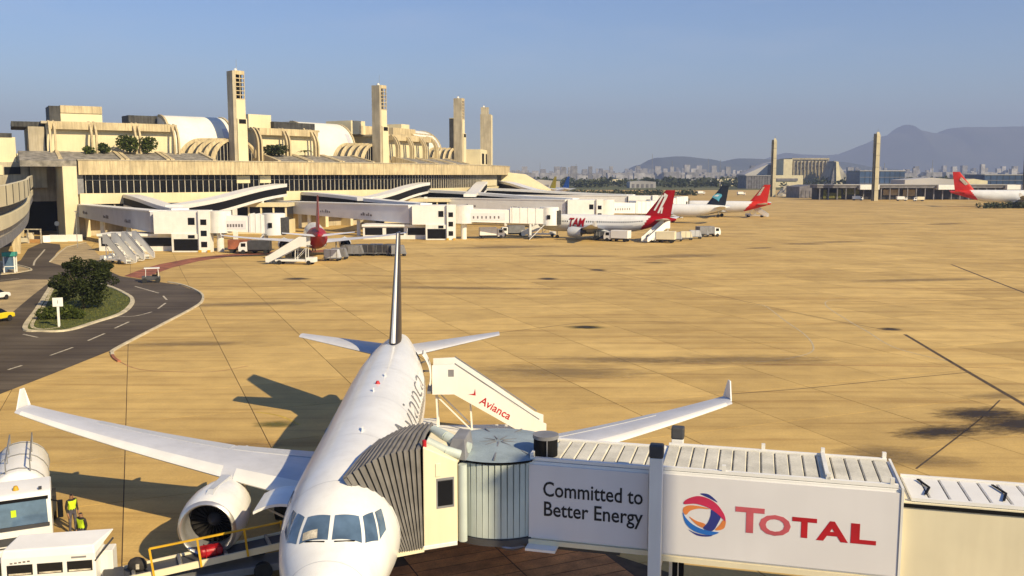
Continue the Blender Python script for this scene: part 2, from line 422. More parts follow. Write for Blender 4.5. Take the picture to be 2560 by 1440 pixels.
# planted island
ISL = [(62, 822), (92, 775), (122, 726), (138, 704), (200, 700), (270, 716), (318, 738), (331, 752), (322, 770), (296, 788), (240, 806), (170, 827), (105, 829)]
isl = smooth_path([gnd(*p) for p in ISL], 5, True)
kb = MB(); kerb_path(kb, isl, .55, .16, True)
tag(kb.build('kerb', 'kerb_concrete'), kind='structure')
o = MB().sheet([(p.x, p.y, .05) for p in isl]).build('lawn', 'grass_green'); tag(o, kind='structure')
bm = bmesh.new(); bm.from_mesh(o.data); bmesh.ops.triangulate(bm, faces=bm.faces); bm.to_mesh(o.data); bm.free()
def inside(p, poly):
    c_ = False; j = len(poly) - 1
    for i in range(len(poly)):
        a, b_ = poly[i], poly[j]
        if (a.y > p.y) != (b_.y > p.y) and p.x < (b_.x - a.x) * (p.y - a.y) / (b_.y - a.y) + a.x: c_ = not c_
        j = i
    return c_
gr = MB(); rg = random.Random(11); xs = [p.x for p in isl]; ys = [p.y for p in isl]
while len(gr.f) < 9000:
    p = Vector((rg.uniform(min(xs), max(xs)), rg.uniform(min(ys), max(ys)), .05))
    if not inside(p, isl): continue
    a = rg.uniform(0, 6.28); hh = rg.uniform(.06, .16); d = Vector((math.cos(a), math.sin(a), 0)) * .03
    gr.add([p - d, p + d, p + Vector((rg.uniform(-.05, .05), rg.uniform(-.05, .05), hh))], [(0, 1, 2)])
tag(gr.build('grass', 'pale_grass'), 'short green grass on the kerbed traffic island', 'grass', kind='stuff')
# inner concrete edge line of the island, its narrow lower walkway
strip_path('garden_edging', smooth_path([gnd(*p) for p in [(132, 722), (108, 770), (80, 812), (100, 824), (150, 820)]], 6), .35, .075, 'kerb_concrete')
# telephone booth island
flat('booth_island', [(-80, 664), (0, 655), (40, 663), (72, 671), (76, 677), (40, 684), (0, 688), (-80, 698)], .10, 'sidewalk')
kb = MB(); kerb_path(kb, smooth_path([gnd(*p) for p in [(-80, 698), (0, 688), (40, 684), (76, 677), (72, 671), (40, 663), (0, 655)]], 5), .3, .16)
tag(kb.build('kerb', 'kerb_concrete'), kind='structure')
# kerb edges of the pavement wedge and the strip by the stairs
kb = MB(); kerb_path(kb, [gnd(*p) for p in [(125, 655), (148, 632), (167, 618), (215, 606)]], .3, .13)
tag(kb.build('kerb', 'kerb_concrete'), kind='structure')
# red painted service lane
A = [gnd(u, v, .016) for u, v in [(310, 690), (345, 676), (400, 660), (480, 645), (560, 636), (700, 628), (900, 622)]]
Bq = [gnd(u, v, .016) for u, v in [(352, 696), (372, 690), (430, 669), (500, 652), (570, 642), (710, 633), (900, 627)]]
tag(MB().strip(A, Bq).build('red_lane', 'red_paint'), kind='structure')
# road markings
for a, b_ in [((220, 852), (262, 834)), ((126, 889), (182, 869)), ((287, 821), (322, 805)), ((395, 772), (414, 758)), ((408, 740), (417, 750)),
              ((337, 716), (397, 733)), ((20, 925), (55, 914)), ((58, 836), (95, 844)), ((0, 701), (48, 696))]:
    strip_path('lane_dash', [gnd(*a), gnd(*b_)], .22, .022, 'line_white')
strip_path('lane_line', smooth_path([gnd(*p) for p in [(268, 791), (300, 792), (340, 790), (380, 780)]], 6), .2, .022, 'line_white')
strip_path('lane_line', smooth_path([gnd(*p) for p in [(84, 664), (88, 652), (102, 636), (112, 624)]], 6), .3, .022, 'line_white')
# faded guide lines and marks on the apron
for pts, wd, mt in [([(1890, 762), (1915, 766), (1960, 800), (2010, 835), (2032, 862), (2025, 882), (1960, 898), (1890, 905)], .14, 'line_faint'),
                    ([(2110, 750), (2070, 752), (2066, 765), (2110, 795), (2170, 830), (2240, 870), (2380, 905)], .14, 'line_faint'),
                    ([(1690, 908), (2000, 912), (2240, 915), (2530, 921)], .10, 'line_redfaint'),
                    ([(300, 905), (360, 925), (520, 930), (620, 915)], .12, 'line_redfaint'),
                    ([(640, 1030), (700, 1040), (748, 1062)], .2, 'line_yellow')]:
    strip_path('guide_line', smooth_path([gnd(*p) for p in pts], 7), wd, .006, mt, 'structure')
strip_path('drainage_channel', [gnd(2262, 836), gnd(2400, 918), gnd(2640, 1058)], .34, .006, 'joint_tar')
strip_path('drainage_channel', [gnd(2378, 661), gnd(2470, 697), gnd(2640, 762)], .34, .006, 'joint_tar')
# cracks and tar lines that run across the slab grid
for pts in [[(1200, 838), (1330, 822), (1450, 808), (1570, 803), (1700, 806)], [(1380, 650), (1490, 675), (1650, 705), (1900, 762), (2080, 800), (2200, 822)],
            [(1812, 986), (2000, 972), (2200, 952), (2420, 931)], [(2290, 1172), (2440, 1056), (2500, 1000)], [(820, 685), (950, 690), (1000, 694)],
            [(1060, 640), (1200, 640), (1380, 650)]]:
    strip_path('tar_line', smooth_path([gnd(*p) for p in pts], 7), .11, .005, 'joint_tar')
rs = random.Random(5)
for (u, v, wx, wy, mt) in [(2450, 1035, 9, 5, 'oil'), (2560, 1060, 12, 6, 'oil'), (2350, 1080, 9, 4, 'oil'), (2200, 1130, 8, 4, 'scuff'), (2500, 990, 8, 3, 'scuff'),
                           (1465, 818, 3.6, 2.6, 'oil'), (1465, 818, 6, 3.5, 'moss'), (2225, 823, 3.4, 3.0, 'oil'), (1370, 697, 4.5, 5, 'oil'), (1495, 675, 4, 5, 'oil'),
                           (742, 697, 6, 5, 'oil'), (1640, 657, 6, 2.6, 'oil'), (1440, 640, 26, 7, 'scuff'), (1250, 618, 40, 12, 'scuff'), (2010, 610, 15, 4.5, 'oil'), (2090, 605, 22, 9, 'scuff'),
                           (1900, 620, 11, 3.2, 'oil'), (2200, 560, 36, 8, 'scuff'), (2360, 560, 22, 6, 'oil'), (1700, 640, 28, 12, 'scuff'),
                           (1850, 900, 26, 7, 'scuff'), (1400, 930, 22, 8, 'scuff'), (1550, 900, 20, 5, 'scuff'), (2300, 700, 40, 6, 'scuff'), (620, 760, 30, 6, 'scuff'),
                           (690, 1060, 4, 2.5, 'moss'), (520, 1120, 12, 3, 'scuff'), (470, 860, 20, 4, 'scuff'), (2280, 1150, 9, 4, 'scuff'), (1150, 720, 40, 5, 'scuff')]:
    p = gnd(u, v)
    o = MB().sheet([(-wx / 2, -wy / 2, 0), (wx / 2, -wy / 2, 0), (wx / 2, wy / 2, 0), (-wx / 2, wy / 2, 0)]).build('ground_stain', mt, loc=(p.x, p.y, .0085 + rs.random() * .002))
    o.rotation_euler = (0, 0, rs.uniform(-.1, .35)); tag(o, kind='structure')
# strips below the boarding bridge: sunlight put into their orange colour, dark gaps between
pmat('sunlit_orange', (.62, .27, .085), .85, .18, 1.2, fine=.2, rand=.12)
stand = MB().sheet([gnd(u, v, .006) for u, v in [(1020, 1352), (1390, 1340), (1700, 1440), (1830, 1560), (900, 1560), (900, 1420)]]).build('stand_paving', 'joint_tar')
tag(stand, kind='structure')
d1 = Vector((math.cos(R_(24)), math.sin(R_(24)), 0)); d2 = Vector((-d1.y, d1.x, 0))
so = gnd(1180, 1440)
pl = MB().add([d1 * a + d2 * b_ + Vector((0, 0, z)) for z in (.0, .014) for a, b_ in ((-1.86, -.36), (1.86, -.36), (1.86, .36), (-1.86, .36))],
              [(4, 5, 6, 7), (0, 1, 5, 4), (1, 2, 6, 5), (2, 3, 7, 6), (3, 0, 4, 7)]).mesh('paving_strip', 'sunlit_orange')
sp = [Vector(p) for p in [(v.co.x, v.co.y, 0) for v in stand.data.vertices]]
for i in range(-5, 8):
    for j in range(-16, 16):
        q = so + d1 * (i * 3.78) + d2 * (j * .78)
        if inside(q, sp): link('paving_strip', pl, stand, loc=(q.x, q.y, .006))
# ============================================================ AIRLINERS
FUS_T = [(0, -.55), (.12, -.26), (.4, .02), (.9, .32), (1.5, .58), (1.9, .74), (2.5, 1.16), (3.0, 1.46), (3.7, 1.74), (4.6, 1.94), (5.6, 2.05), (6.6, 2.07)]
FUS_B = [(0, -.55), (.12, -.84), (.4, -1.08), (.9, -1.36), (1.5, -1.60), (2.5, -1.85), (3.7, -2.0), (5, -2.07), (6.6, -2.07)]
FUS_W = [(0, 0), (.12, .33), (.4, .66), (.9, 1.0), (1.5, 1.28), (2.5, 1.60), (3.7, 1.83), (5, 1.95), (6.6, 1.975)]
def lerp_tab(T, x):
    if x <= T[0][0]: return T[0][1]
    for (a, p), (b, q) in zip(T[:-1], T[1:]):
        if x <= b:
            t = (x - a) / (b - a); return p + (q - p) * t
    return T[-1][1]
class Fus:
    def __init__(s, L, cz, k=1.0):
        s.L, s.cz, s.k = L, cz, k; e = L - 33.84
        s.T = FUS_T + [(27 + e, 2.07), (29.5 + e, 1.97), (32 + e, 1.78), (33.84 + e, 1.42)]
        s.B = FUS_B + [(21 + e, -2.07), (23.5 + e, -1.82), (26 + e, -1.30), (29 + e, -.45), (32 + e, .45), (33.84 + e, 1.0)]
        s.W = FUS_W + [(21.5 + e, 1.975), (24.5 + e, 1.86), (27.5 + e, 1.52), (30 + e, 1.08), (32 + e, .66), (33.84 + e, .22)]
    def sec(s, x): return lerp_tab(s.T, x), lerp_tab(s.B, x), lerp_tab(s.W, x)
    def pt(s, x, th, off=0.0):      # th 0 = top, positive to port (-y)
        def sm(T):
            return (lerp_tab(T, x - .2) + lerp_tab(T, x) * 2 + lerp_tab(T, x + .2)) / 4 if .6 < x < s.L - .3 else lerp_tab(T, x)
        t, b, w_ = sm(s.T), sm(s.B), sm(s.W)
        m_, hh = (t + b) / 2, (t - b) / 2
        return Vector((x * s.k, -(w_ * s.k + off) * math.sin(th), s.cz + (m_ + hh * math.cos(th)) * s.k + off * math.cos(th)))
    def mb(s, paint=None):
        xs = [0, .04, .12, .25, .4, .65, .9, 1.2, 1.5, 1.8, 2.1, 2.4, 2.7, 3, 3.4, 3.8, 4.3, 5, 5.8, 6.6]
        n0 = int((s.L - 6.6 - 14) / 1.2)
        xs += [6.6 + (s.L - 14 - 6.6) * k / n0 for k in range(1, n0 + 1)] + [s.L - 14 + 14 * k / 36 for k in range(1, 37)]
        nth = 36; mb = MB(); rings = []
        for x in xs: rings.append([s.pt(max(x, .012), 2 * math.pi * k / nth) for k in range(nth)])
        mb.loft(rings)
        if paint:
            mb.m = []
            for f in mb.f:
                cx = sum(mb.v[i][0] for i in f) / len(f); cz = sum(mb.v[i][2] for i in f) / len(f)
                mb.m.append(paint(cx, cz))
        return mb
    def patch(s, quad, nx=5, nt=5, off=.012):   # quad of (x, th) corners, laid on the skin
        mb = MB(); vs = []
        for i in range(nx + 1):
            for j in range(nt + 1):
                a, b = i / nx, j / nt
                x = (quad[0][0] * (1 - a) + quad[1][0] * a) * (1 - b) + (quad[3][0] * (1 - a) + quad[2][0] * a) * b
                th = (quad[0][1] * (1 - a) + quad[1][1] * a) * (1 - b) + (quad[3][1] * (1 - a) + quad[2][1] * a) * b
                vs.append(s.pt(x, th, off))
        fs = [(i * (nt + 1) + j, (i + 1) * (nt + 1) + j, (i + 1) * (nt + 1) + j + 1, i * (nt + 1) + j + 1) for i in range(nx) for j in range(nt)]
        return mb.add(vs, fs)
AIRF = [(0, 0), (.012, .016), (.05, .038), (.15, .062), (.3, .073), (.5, .064), (.7, .043), (.88, .019), (1, .002)]
def foil(le, chord, tk=1.0, vert=False):
    up = [(le[0] + chord * a, b * chord * tk) for a, b in AIRF]; lo = [(le[0] + chord * a, -b * chord * tk * .75) for a, b in AIRF[-2:0:-1]]
    if vert: return [(x, le[1] + b, le[2]) for x, b in up] + [(x, le[1] + b * 1.33, le[2]) for x, b in lo]
    return [(x, le[1], le[2] + b) for x, b in up] + [(x, le[1], le[2] + b) for x, b in lo]
def airliner(name, label, loc, rz, L=33.84, k=1.0, cz=3.8, mats=None, paint=None, detail=0, engines=True, fin_top=7.95, group=None, fence=True, eng_open=True):
    M_ = dict(body='jet_white', tail='jet_white', fin='fin_dark', stab='wing_grey', nac='jet_white'); M_.update(mats or {})
    r = thing(name, label, 'airplane', loc, rz, group)
    F = Fus(L, cz, k); e = L - 33.84; ef = e * .5
    F.mb(paint).build('fuselage', [M_['body'], M_['tail'], 'jet_grey'], r, smooth=50)
    S = lambda x, y, z: (x * k, y * k, cz + z * k)
    def airfoil(name_, secs, mat, vert=False, tk=1.0):
        return MB().loft([[(p[0] * k, p[1] * k, cz + p[2] * k) for p in foil(le, ch, tk, vert)] for le, ch in secs]).build(name_, mat, r, smooth=40)
    for sgn in (-1, 1):
        x0 = 10.5 + ef
        def le_(y): return (x0 + max(0, abs(y) - 1.2) * .515, y, -1.30 + max(0, abs(y) - 1.2) * .100 + (max(0, abs(y) - 8) ** 2) * .004)
        CH = [(1.2, 6.9), (1.95, 6.35), (4.2, 5.15), (6.4, 4.05), (11.5, 2.75), (16.7, 1.55)]
        secs = [(le_(sgn * y), lerp_tab(CH, y)) for y in (1.2, 1.95, 3, 4.2, 5.3, 6.4, 8, 9, 10, 11.5, 13, 14, 15, 16, 16.7)]
        wg = airfoil('wing', secs, 'wing_grey', tk=.95)
        if detail:
            sl = MB()
            for seg in ((6.05, 16.4), (2.3, 5.45)):
                rings = []
                for q in range(17):
                    y = seg[0] + (seg[1] - seg[0]) * q / 16; lx, ly, lz = le_(sgn * y)
                    ch = lerp_tab([(1.2, 6.9), (1.95, 6.35), (4.2, 5.15), (6.4, 4.05), (11.5, 2.75), (16.7, 1.55)], y)
                    rings.append([S(lx + ch * a - .015, ly, lz + ch * b * .95 + c_) for a, b, c_ in
                                  [(.15, .062, .012), (.05, .038, .022), (.012, .016, .018), (-.004, 0, 0), (.012, -.012, -.018), (.05, -.028, -.02), (.09, -.034, -.016)]])
                sl.loft(rings, caps=True)
            sl.build('slat', 'slat_white', wg, smooth=60)
            fl = MB()
            for y0, y1 in ((2.1, 6.3), (6.45, 13.0)):
                rings = []
                for q in range(5):
                    y = y0 + (y1 - y0) * q / 4; lx, ly, lz = le_(sgn * y)
                    ch = lerp_tab([(1.2, 6.9), (1.95, 6.35), (4.2, 5.15), (6.4, 4.05), (11.5, 2.75), (16.7, 1.55)], y)
                    rings.append([S(lx + ch * .74, ly, lz + ch * .039 + .016), S(lx + ch * .995, ly, lz + ch * .003 + .02), S(lx + ch * .995, ly, lz - .01), S(lx + ch * .74, ly, lz + ch * .03)])
                fl.loft(rings)
            fl.build('flap', 'jet_grey', wg, smooth=40)
            for y in (6.1, 9.3, 12.4):
                lx, ly, lz = le_(sgn * y); ch = lerp_tab([(1.2, 6.9), (6.4, 4.05), (11.5, 2.75), (16.7, 1.55)], y)
                rings = []
                for t, rr in ((0, .02), (.12, .14), (.35, .2), (.65, .18), (.9, .09), (1, .02)):
                    c_ = Vector(S(lx + ch * (.5 + .72 * t), ly, lz - .22 - .05 * t))
                    rings.append([c_ + Vector((0, rr * math.cos(q * .7854), rr * 1.3 * math.sin(q * .7854))) for q in range(8)])
                MB().loft(rings).build('flap_fairing', 'wing_grey', wg, smooth=60)
        if fence:
            lx, ly, lz = le_(sgn * 16.7)
            MB().prism([S(lx + .3, ly, lz + .05), S(lx + 1.15, ly + sgn * .18, lz + .85), S(lx + 1.5, ly + sgn * .18, lz + .83), S(lx + 1.62, ly, lz), S(lx + 1.5, ly, lz - .42), S(lx + 1.2, ly, lz - .42)],
                       (0, sgn * .06, 0)).build('wingtip_fence', 'jet_white', r)
        xs_ = 28.7 + e
        airfoil('stabilizer', [((xs_, sgn * .5, .95), 4.1), ((xs_ + .5, sgn * 1.2, 1.02), 3.75), ((xs_ + 3.35, sgn * 6.1, 1.62), 1.35)], M_['stab'], tk=.8)
        if engines:
            ey, ez, ex = sgn * 5.75, -1.82, 9.75 + ef
            prof = [(.0, .93), (-.02, 1.0), (.06, 1.08), (.35, 1.16), (.9, 1.21), (1.7, 1.20), (2.6, 1.08), (3.2, .95)]
            nn = 28
            ring = lambda x, rr: [S(ex + x, ey + rr * math.cos(q * 2 * math.pi / nn), ez + rr * math.sin(q * 2 * math.pi / nn)) for q in range(nn)]
            en = MB().loft([ring(x, rr) for x, rr in prof[2:]], caps=False).build('engine', M_['nac'], r, smooth=50)
            MB().loft([ring(x, rr) for x, rr in [(.32, .885), (.12, .90), (.02, .94), (-.03, .99), (0, 1.045), (.08, 1.10)]], caps=False).build('inlet_lip', 'lip_metal', en, smooth=60)
            MB().loft([ring(x, rr) for x, rr in [(.30, .885), (.7, .90), (1.05, .91)]], caps=False).build('inlet_duct', 'mid_grey', en, smooth=60)
            if detail:
                fb = MB()
                for q in range(24):
                    a = q * 2 * math.pi / 24; a2 = a + .17
                    p = lambda rr, aa, dx: S(ex + 1.05 + dx, ey + rr * math.cos(aa), ez + rr * math.sin(aa))
                    fb.add([p(.25, a, .0), p(.9, a + .05, .0), p(.9, a2 + .05, .14), p(.25, a2, .14)], [(0, 1, 2, 3)])
                fb.build('fan', 'fan_metal', en)
                MB().loft([ring(x, rr) for x, rr in [(.78, .02), (.88, .12), (1.0, .21), (1.15, .28)]], caps=True).build('spinner', 'dark_grey', en, smooth=60)
            MB().loft([ring(1.22, .01), ring(1.22, .93)], caps=False).build('fan_disc', 'engine_dark', en)
            MB().loft([ring(3.0, .90), ring(3.2, .93), ring(3.0, .62), ring(3.9, .5), ring(4.3, .42)], caps=False).build('exhaust', 'dark_grey', en, smooth=40)
            lx, ly, lz = le_(ey)
            MB().loft([[S(ex + .5, ey - .16, ez + 1.14), S(ex + .5, ey + .16, ez + 1.14), S(ex + .8, ey + .1, ez + 1.3), S(ex + .8, ey - .1, ez + 1.3)],
                       [S(lx + .3, ey - .22, ez + .9), S(lx + .3, ey + .22, ez + .9), S(lx + .2, ey + .2, lz + .10), S(lx + .2, ey - .2, lz + .10)],
                       [S(lx + 2.6, ey - .2, ez + .8), S(lx + 2.6, ey + .2, ez + .8), S(lx + 2.6, ey + .15, lz + .0), S(lx + 2.6, ey - .15, lz + .0)]]).build('pylon', 'jet_grey' if detail else M_['nac'], en, smooth=30)
        # main gear
        gx, gy = 16.0 + ef, sgn * 3.8
        zg = -cz / k
        lg = MB().cyl(S(gx, gy, -1.2), S(gx, gy, zg + .58), .13 * k, n=8).build('landing_gear', 'steel', r)
        for q in (-.42, .42):
            MB().cyl(S(gx, gy + q - .2, zg + .575), S(gx, gy + q + .2, zg + .575), .575 * k, n=18).build('wheel', 'tyre', lg, smooth=40)
    zg = -cz / k
    lg = MB().cyl(S(4.9, 0, -1.8), S(4.9, 0, zg + .38), .1 * k, n=8).build('landing_gear', 'steel', r)
    for q in (-.25, .25):
        MB().cyl(S(4.9, q - .11, zg + .38), S(4.9, q + .11, zg + .38), .38 * k, n=16).build('wheel', 'tyre', lg, smooth=40)
    # belly fairing
    MB().loft([[S(x, w_ * math.sin(q * .5236), z0 + hh * math.cos(q * .5236)) for q in range(12)] for x, w_, hh, z0 in
               [(9.2 + ef, .3, .1, -2.0), (10.4 + ef, 1.6, .5, -1.75), (12 + ef, 2.1, .75, -1.6), (16 + ef, 2.1, .75, -1.6), (18 + ef, 1.5, .5, -1.75), (19.6 + ef, .3, .1, -2.0)]]).build('belly_fairing', 'jet_grey', r, smooth=50)
    # fin
    xf = 26.0 + e
    airfoil('fin', [((xf - .6, 0, 1.5), 6.9), ((xf + .6, 0, 2.15), 6.0), ((xf + 5.35, 0, fin_top), 2.15)], M_['fin'], vert=True, tk=.75)
    # cockpit glass
    for sg in (1, -1):
        for q, nm in (([(1.98, .04), (2.70, .04), (2.84, .47), (2.14, .66)], 'windshield'), ([(2.20, .73), (2.90, .54), (3.26, .70), (2.58, .99)], 'cockpit_window'),
                      ([(2.68, 1.02), (3.33, .74), (3.66, .83), (3.18, 1.08)], 'cockpit_window')):
            if abs(q[0][1]) > .1 and nm == 'windshield': pass
            F.patch([(x, sg * th) for x, th in q], 6, 6, .012).build(nm, M_.get('glass', 'glass_blue' if detail else 'glass_dark'), r, smooth=60)
    return r, F
# ---- the airliner in front of the camera
AX, AY, AH = -5.222, 24.13, R_(90 + 2.92)
jet, JF = airliner('airliner', 'large white airliner parked nose-on at the near boarding bridge', (AX, AY, 0), AH, detail=1, mats=dict(fin='fin_dark'))
wm = None
th_w = math.acos(.42 / 2.07)
for sg in (1, -1):
    for i in range(36):
        x = 6.9 + i * .533
        if 27.0 < x < 28: continue
        if wm is None or i == 0:
            p0 = JF.pt(10, sg * th_w)
            wm = MB()
            vs = [JF.pt(10 + .12 * math.cos(a), sg * (th_w - .085 * math.sin(a)), .006) - p0 for a in [k * math.pi / 5 for k in range(10)]]
            wm = wm.add(vs, [tuple(range(10))]).mesh('cabin_window', 'glass_dark')
        link('cabin_window', wm, jet, loc=JF.pt(x, sg * th_w))
def door_frame(x0, x1, t0, t1, parent, mat='mid_grey', off=.012, wd=.035):
    q = [(x0, t0), (x1, t0), (x1, t1), (x0, t1)]
    mb = MB()
    for a, b in zip(q, q[1:] + q[:1]):
        n = 8
        P = [JF.pt(a[0] + (b[0] - a[0]) * k / n, a[1] + (b[1] - a[1]) * k / n, off) for k in range(n + 1)]
        for p, q2 in zip(P[:-1], P[1:]): mb.bar(p, q2, wd, .012)
    return mb.build('door_frame', mat, parent)
for sg in (1, -1):
    door_frame(4.6, 5.5, sg * 1.0, sg * 1.78, jet); 
    if sg < 0: door_frame(27.0, 27.8, sg * .95, sg * 1.75, jet)
    door_frame(12.6, 13.2, sg * 1.02, sg * 1.5, jet)
# open rear port door: dark opening and the door leaf swung forward beside it
JF.patch([(26.95, .92), (27.85, .92), (27.85, 1.80), (26.95, 1.80)], 3, 8, .01).build('door_opening', 'black', jet, smooth=60)
lf = MB(); A_, B_, C_, D_ = [], [], [], []
for k in range(10):
    th = .92 + .88 * k / 9
    p = JF.pt(25.95, th, .35); q = JF.pt(26.85, th, .42); p2 = JF.pt(25.95, th, .43); q2 = JF.pt(26.85, th, .50)
    A_.append(p); B_.append(q); C_.append(p2); D_.append(q2)
lf.strip(A_, B_); lf.strip(C_, D_); lf.strip(A_, C_); lf.strip(B_, D_)
dr = lf.build('rear_door', 'jet_white', jet, smooth=60)
MB().bar(JF.pt(26.6, 1.2, .02), JF.pt(26.5, 1.2, .40), .09).bar(JF.pt(26.6, 1.5, .02), JF.pt(26.5, 1.5, .40), .09).build('hinge_arm', 'steel', dr)
mb = JF.patch([(26.2, 1.15), (26.55, 1.15), (26.55, 1.32), (26.2, 1.32)], 2, 3, .51); mb.build('door_window', 'glass_dark', dr)
# small fittings on the crown of the fuselage
for x, th, sz in ((9.2, .1, .5), (15.5, .0, .35), (18.6, .12, .4)):
    p = JF.pt(x, th); mb = MB()
    mb.hexa([p + Vector((-sz / 2, -.02, -.02)), p + Vector((sz / 2, -.02, -.02)), p + Vector((sz / 2, .02, -.02)), p + Vector((-sz / 2, .02, -.02)),
             p + Vector((0, -.01, .15)), p + Vector((sz / 2, -.01, .15)), p + Vector((sz / 2, .01, .15)), p + Vector((0, .01, .15))])
    mb.build('antenna_blade', 'jet_white', jet)
p = JF.pt(17.0, .02); MB().cyl(p - Vector((0, 0, .02)), p + Vector((0, 0, .12)), .12, .06, n=10).build('beacon', 'print_red', jet, smooth=50)
# paper sunshade behind the left windshield, wipers, nose panel seam
JF.patch([(2.08, -.26), (2.34, -.26), (2.38, -.56), (2.16, -.58)], 3, 3, .018).build('paper_sheet', 'line_white', jet)
for sg in (1, -1):
    MB().bar(JF.pt(1.92, sg * .1, .03), JF.pt(2.08, sg * .5, .03), .03).build('wiper', 'black', jet)
for xr in (1.25, 4.2, 8.8, 14.6, 20.5):      # panel seams round the barrel
    mb = MB(); P = [JF.pt(xr, -1.9 + 3.8 * k / 40, .0025) for k in range(41)]
    Q = [JF.pt(xr + .022, -1.9 + 3.8 * k / 40, .0025) for k in range(41)]
    mb.strip(P, Q).build('panel_seam', 'jet_grey', jet)
# white leading edge and rudder line of the dark fin
xf = 26.0
mb = MB()
rings = []
for q in range(9):
    t = q / 8; x = xf + .6 + 4.75 * t; z = 2.15 + (7.95 - 2.15) * t; ch = 6.0 + (2.15 - 6.0) * t
    rings.append([(x + .08, -.024 * ch * .75 - .012, JF.cz + z), (x + .05, -.02 * ch * .75 - .012, JF.cz + z), (x - .03, 0, JF.cz + z), (x + .05, .02 * ch * .75 + .012, JF.cz + z), (x + .08, .024 * ch * .75 + .012, JF.cz + z)])
mb.loft(rings).build('fin_leading_edge', 'slat_white', jet, smooth=50)

# open forward hold door on the far side of the belt loader
JF.patch([(7.5, -1.72), (9.4, -1.72), (9.4, -2.35), (7.5, -2.35)], 3, 6, .012).build('hold_opening', 'black', jet, smooth=60)
mb = MB(); rows = []
for dz in (0, -.10):
    rows.append([[Vector((x, 1.93 + 1.55 * t, 3.50 + .30 * math.sin(math.pi * (.15 + .75 * t)) - .12 * t + dz)) for x in (7.5, 8.1, 8.8, 9.4)] for t in [q / 8 for q in range(9)]])
mb.loft(rows[0], closed=False, caps=False); mb.loft(rows[1], closed=False, caps=False)
mb.strip(rows[0][-1], rows[1][-1]); mb.strip([r[0] for r in rows[0]], [r[0] for r in rows[1]]); mb.strip([r[-1] for r in rows[0]], [r[-1] for r in rows[1]])
hd_ = mb.build('hold_door', 'jet_white', jet, smooth=50)
for x in (7.7, 9.2): MB().bar((x, 1.9, 2.9), (x, 3.0, 3.5), .06).build('door_strut', 'steel', hd_)
# ============================================================ CURVED CONCRETE TERMINAL
TC = Vector((-222, 415, 0))
def P(R, ph, z): return Vector((TC.x + R * math.cos(R_(ph)), TC.y + R * math.sin(R_(ph)), z))
def phi_u(u, R):
    a, b = -75.0, 0.0
    for _ in range(40):
        m_ = (a + b) / 2; p = P(R, m_, 15)
        if 1280 + FPX * p.x / (p.y * _c - (15 - CAM_H) * _s) < u: a = m_
        else: b = m_
    return (a + b) / 2
def pol_box(mb, R0, R1, p0, p1, z0, z1, n=None):
    n = n or max(1, int(abs(p1 - p0) / 1.2))
    rings = []
    for k in range(n + 1):
        ph = p0 + (p1 - p0) * k / n
        rings.append([P(R0, ph, z0), P(R1, ph, z0), P(R1, ph, z1), P(R0, ph, z1)])
    return mb.loft(rings)
def pol_prof(mb, prof, p0, p1, n=None):
    n = n or max(1, int(abs(p1 - p0) / 1.0))
    return mb.loft([[P(r, p0 + (p1 - p0) * k / n, z) for r, z in prof] for k in range(n + 1)])
TB = P(214, -44, 0)
term = thing('terminal_building', 'long curved beige concrete terminal with rooftop vaults and dark window band', 'terminal', TB)
def tpart(name, mb, mat, parent=None, smooth=0):
    return mb.build(name, mat, parent or term, smooth, loc=(None if parent else -TB))
LB = lambda: MB()
# --- lower storeys
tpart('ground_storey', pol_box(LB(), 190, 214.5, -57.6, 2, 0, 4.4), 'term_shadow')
tpart('floor_slab', pol_box(LB(), 190, 219.2, -57.8, 2, 4.4, 5.6), 'term_pale')
tpart('lower_wall', pol_box(LB(), 190, 218.4, -57.8, 2, 5.6, 8.1), 'glass_dark')
tpart('spandrel', pol_box(LB(), 190, 219.6, -58.0, 2, 8.1, 10.7), 'term_pale')
tpart('window_backing', pol_box(LB(), 190, 218.2, -57.8, 2, 10.7, 15.25), 'black')
par = tpart('parapet', pol_box(LB(), 190, 221.0, -58.05, 2, 15.25, 18.7), 'term_beige')
# vertical joints on the parapet
for k in range(26):
    ph = -57 + k * 2.05
    if ph < -6: tpart('parapet_joint', pol_box(LB(), 220.9, 221.015, ph, ph + .02, 15.3, 18.6, 1), 'term_shadow')
tpart('parapet_coping', pol_box(LB(), 218.6, 221.15, -58.1, 2, 18.7, 18.95), 'term_shadow')
# --- window band: panes and mullions one by one
STEP = math.degrees(1.6 / 218.8)
pane_lo = MB().box(218.45, 218.55, -.74, .74, 10.75, 13.85).mesh('pane', 'glass_pane')
pane_hi = MB().box(218.45, 218.55, -.74, .74, 13.98, 15.2).mesh('pane', 'glass_pane')
mul = MB().box(218.4, 218.85, -.07, .07, 10.7, 15.25).mesh('mullion', 'mullion')
mul2 = MB().box(218.0, 219.0, -.16, .16, 5.6, 8.1).mesh('mullion', 'mullion')
colm = MB().box(214.4, 218.8, -.55, .55, 0, 4.4).mesh('column', 'term_pale')
k = 0; ph = -57.6
offC = TC - TB
while ph < -9:
    for me in (pane_lo, pane_hi): link('pane', me, term, loc=offC, rot=(0, 0, R_(ph + STEP / 2)))
    link('mullion', mul, term, loc=offC, rot=(0, 0, R_(ph)))
    if k % 2 == 0: link('mullion', mul2, term, loc=offC, rot=(0, 0, R_(ph)))
    if k % 6 == 0: link('column', colm, term, loc=offC, rot=(0, 0, R_(ph)))
    ph += STEP; k += 1
tpart('transom', pol_box(LB(), 218.4, 218.75, -57.6, -9, 13.86, 13.97), 'mullion')
for u0, u1 in ((592, 625), (650, 677)):
    tpart('infill_panel', pol_box(LB(), 218.4, 218.95, phi_u(u0, 219), phi_u(u1, 219), 13.0, 15.0), 'term_pale')
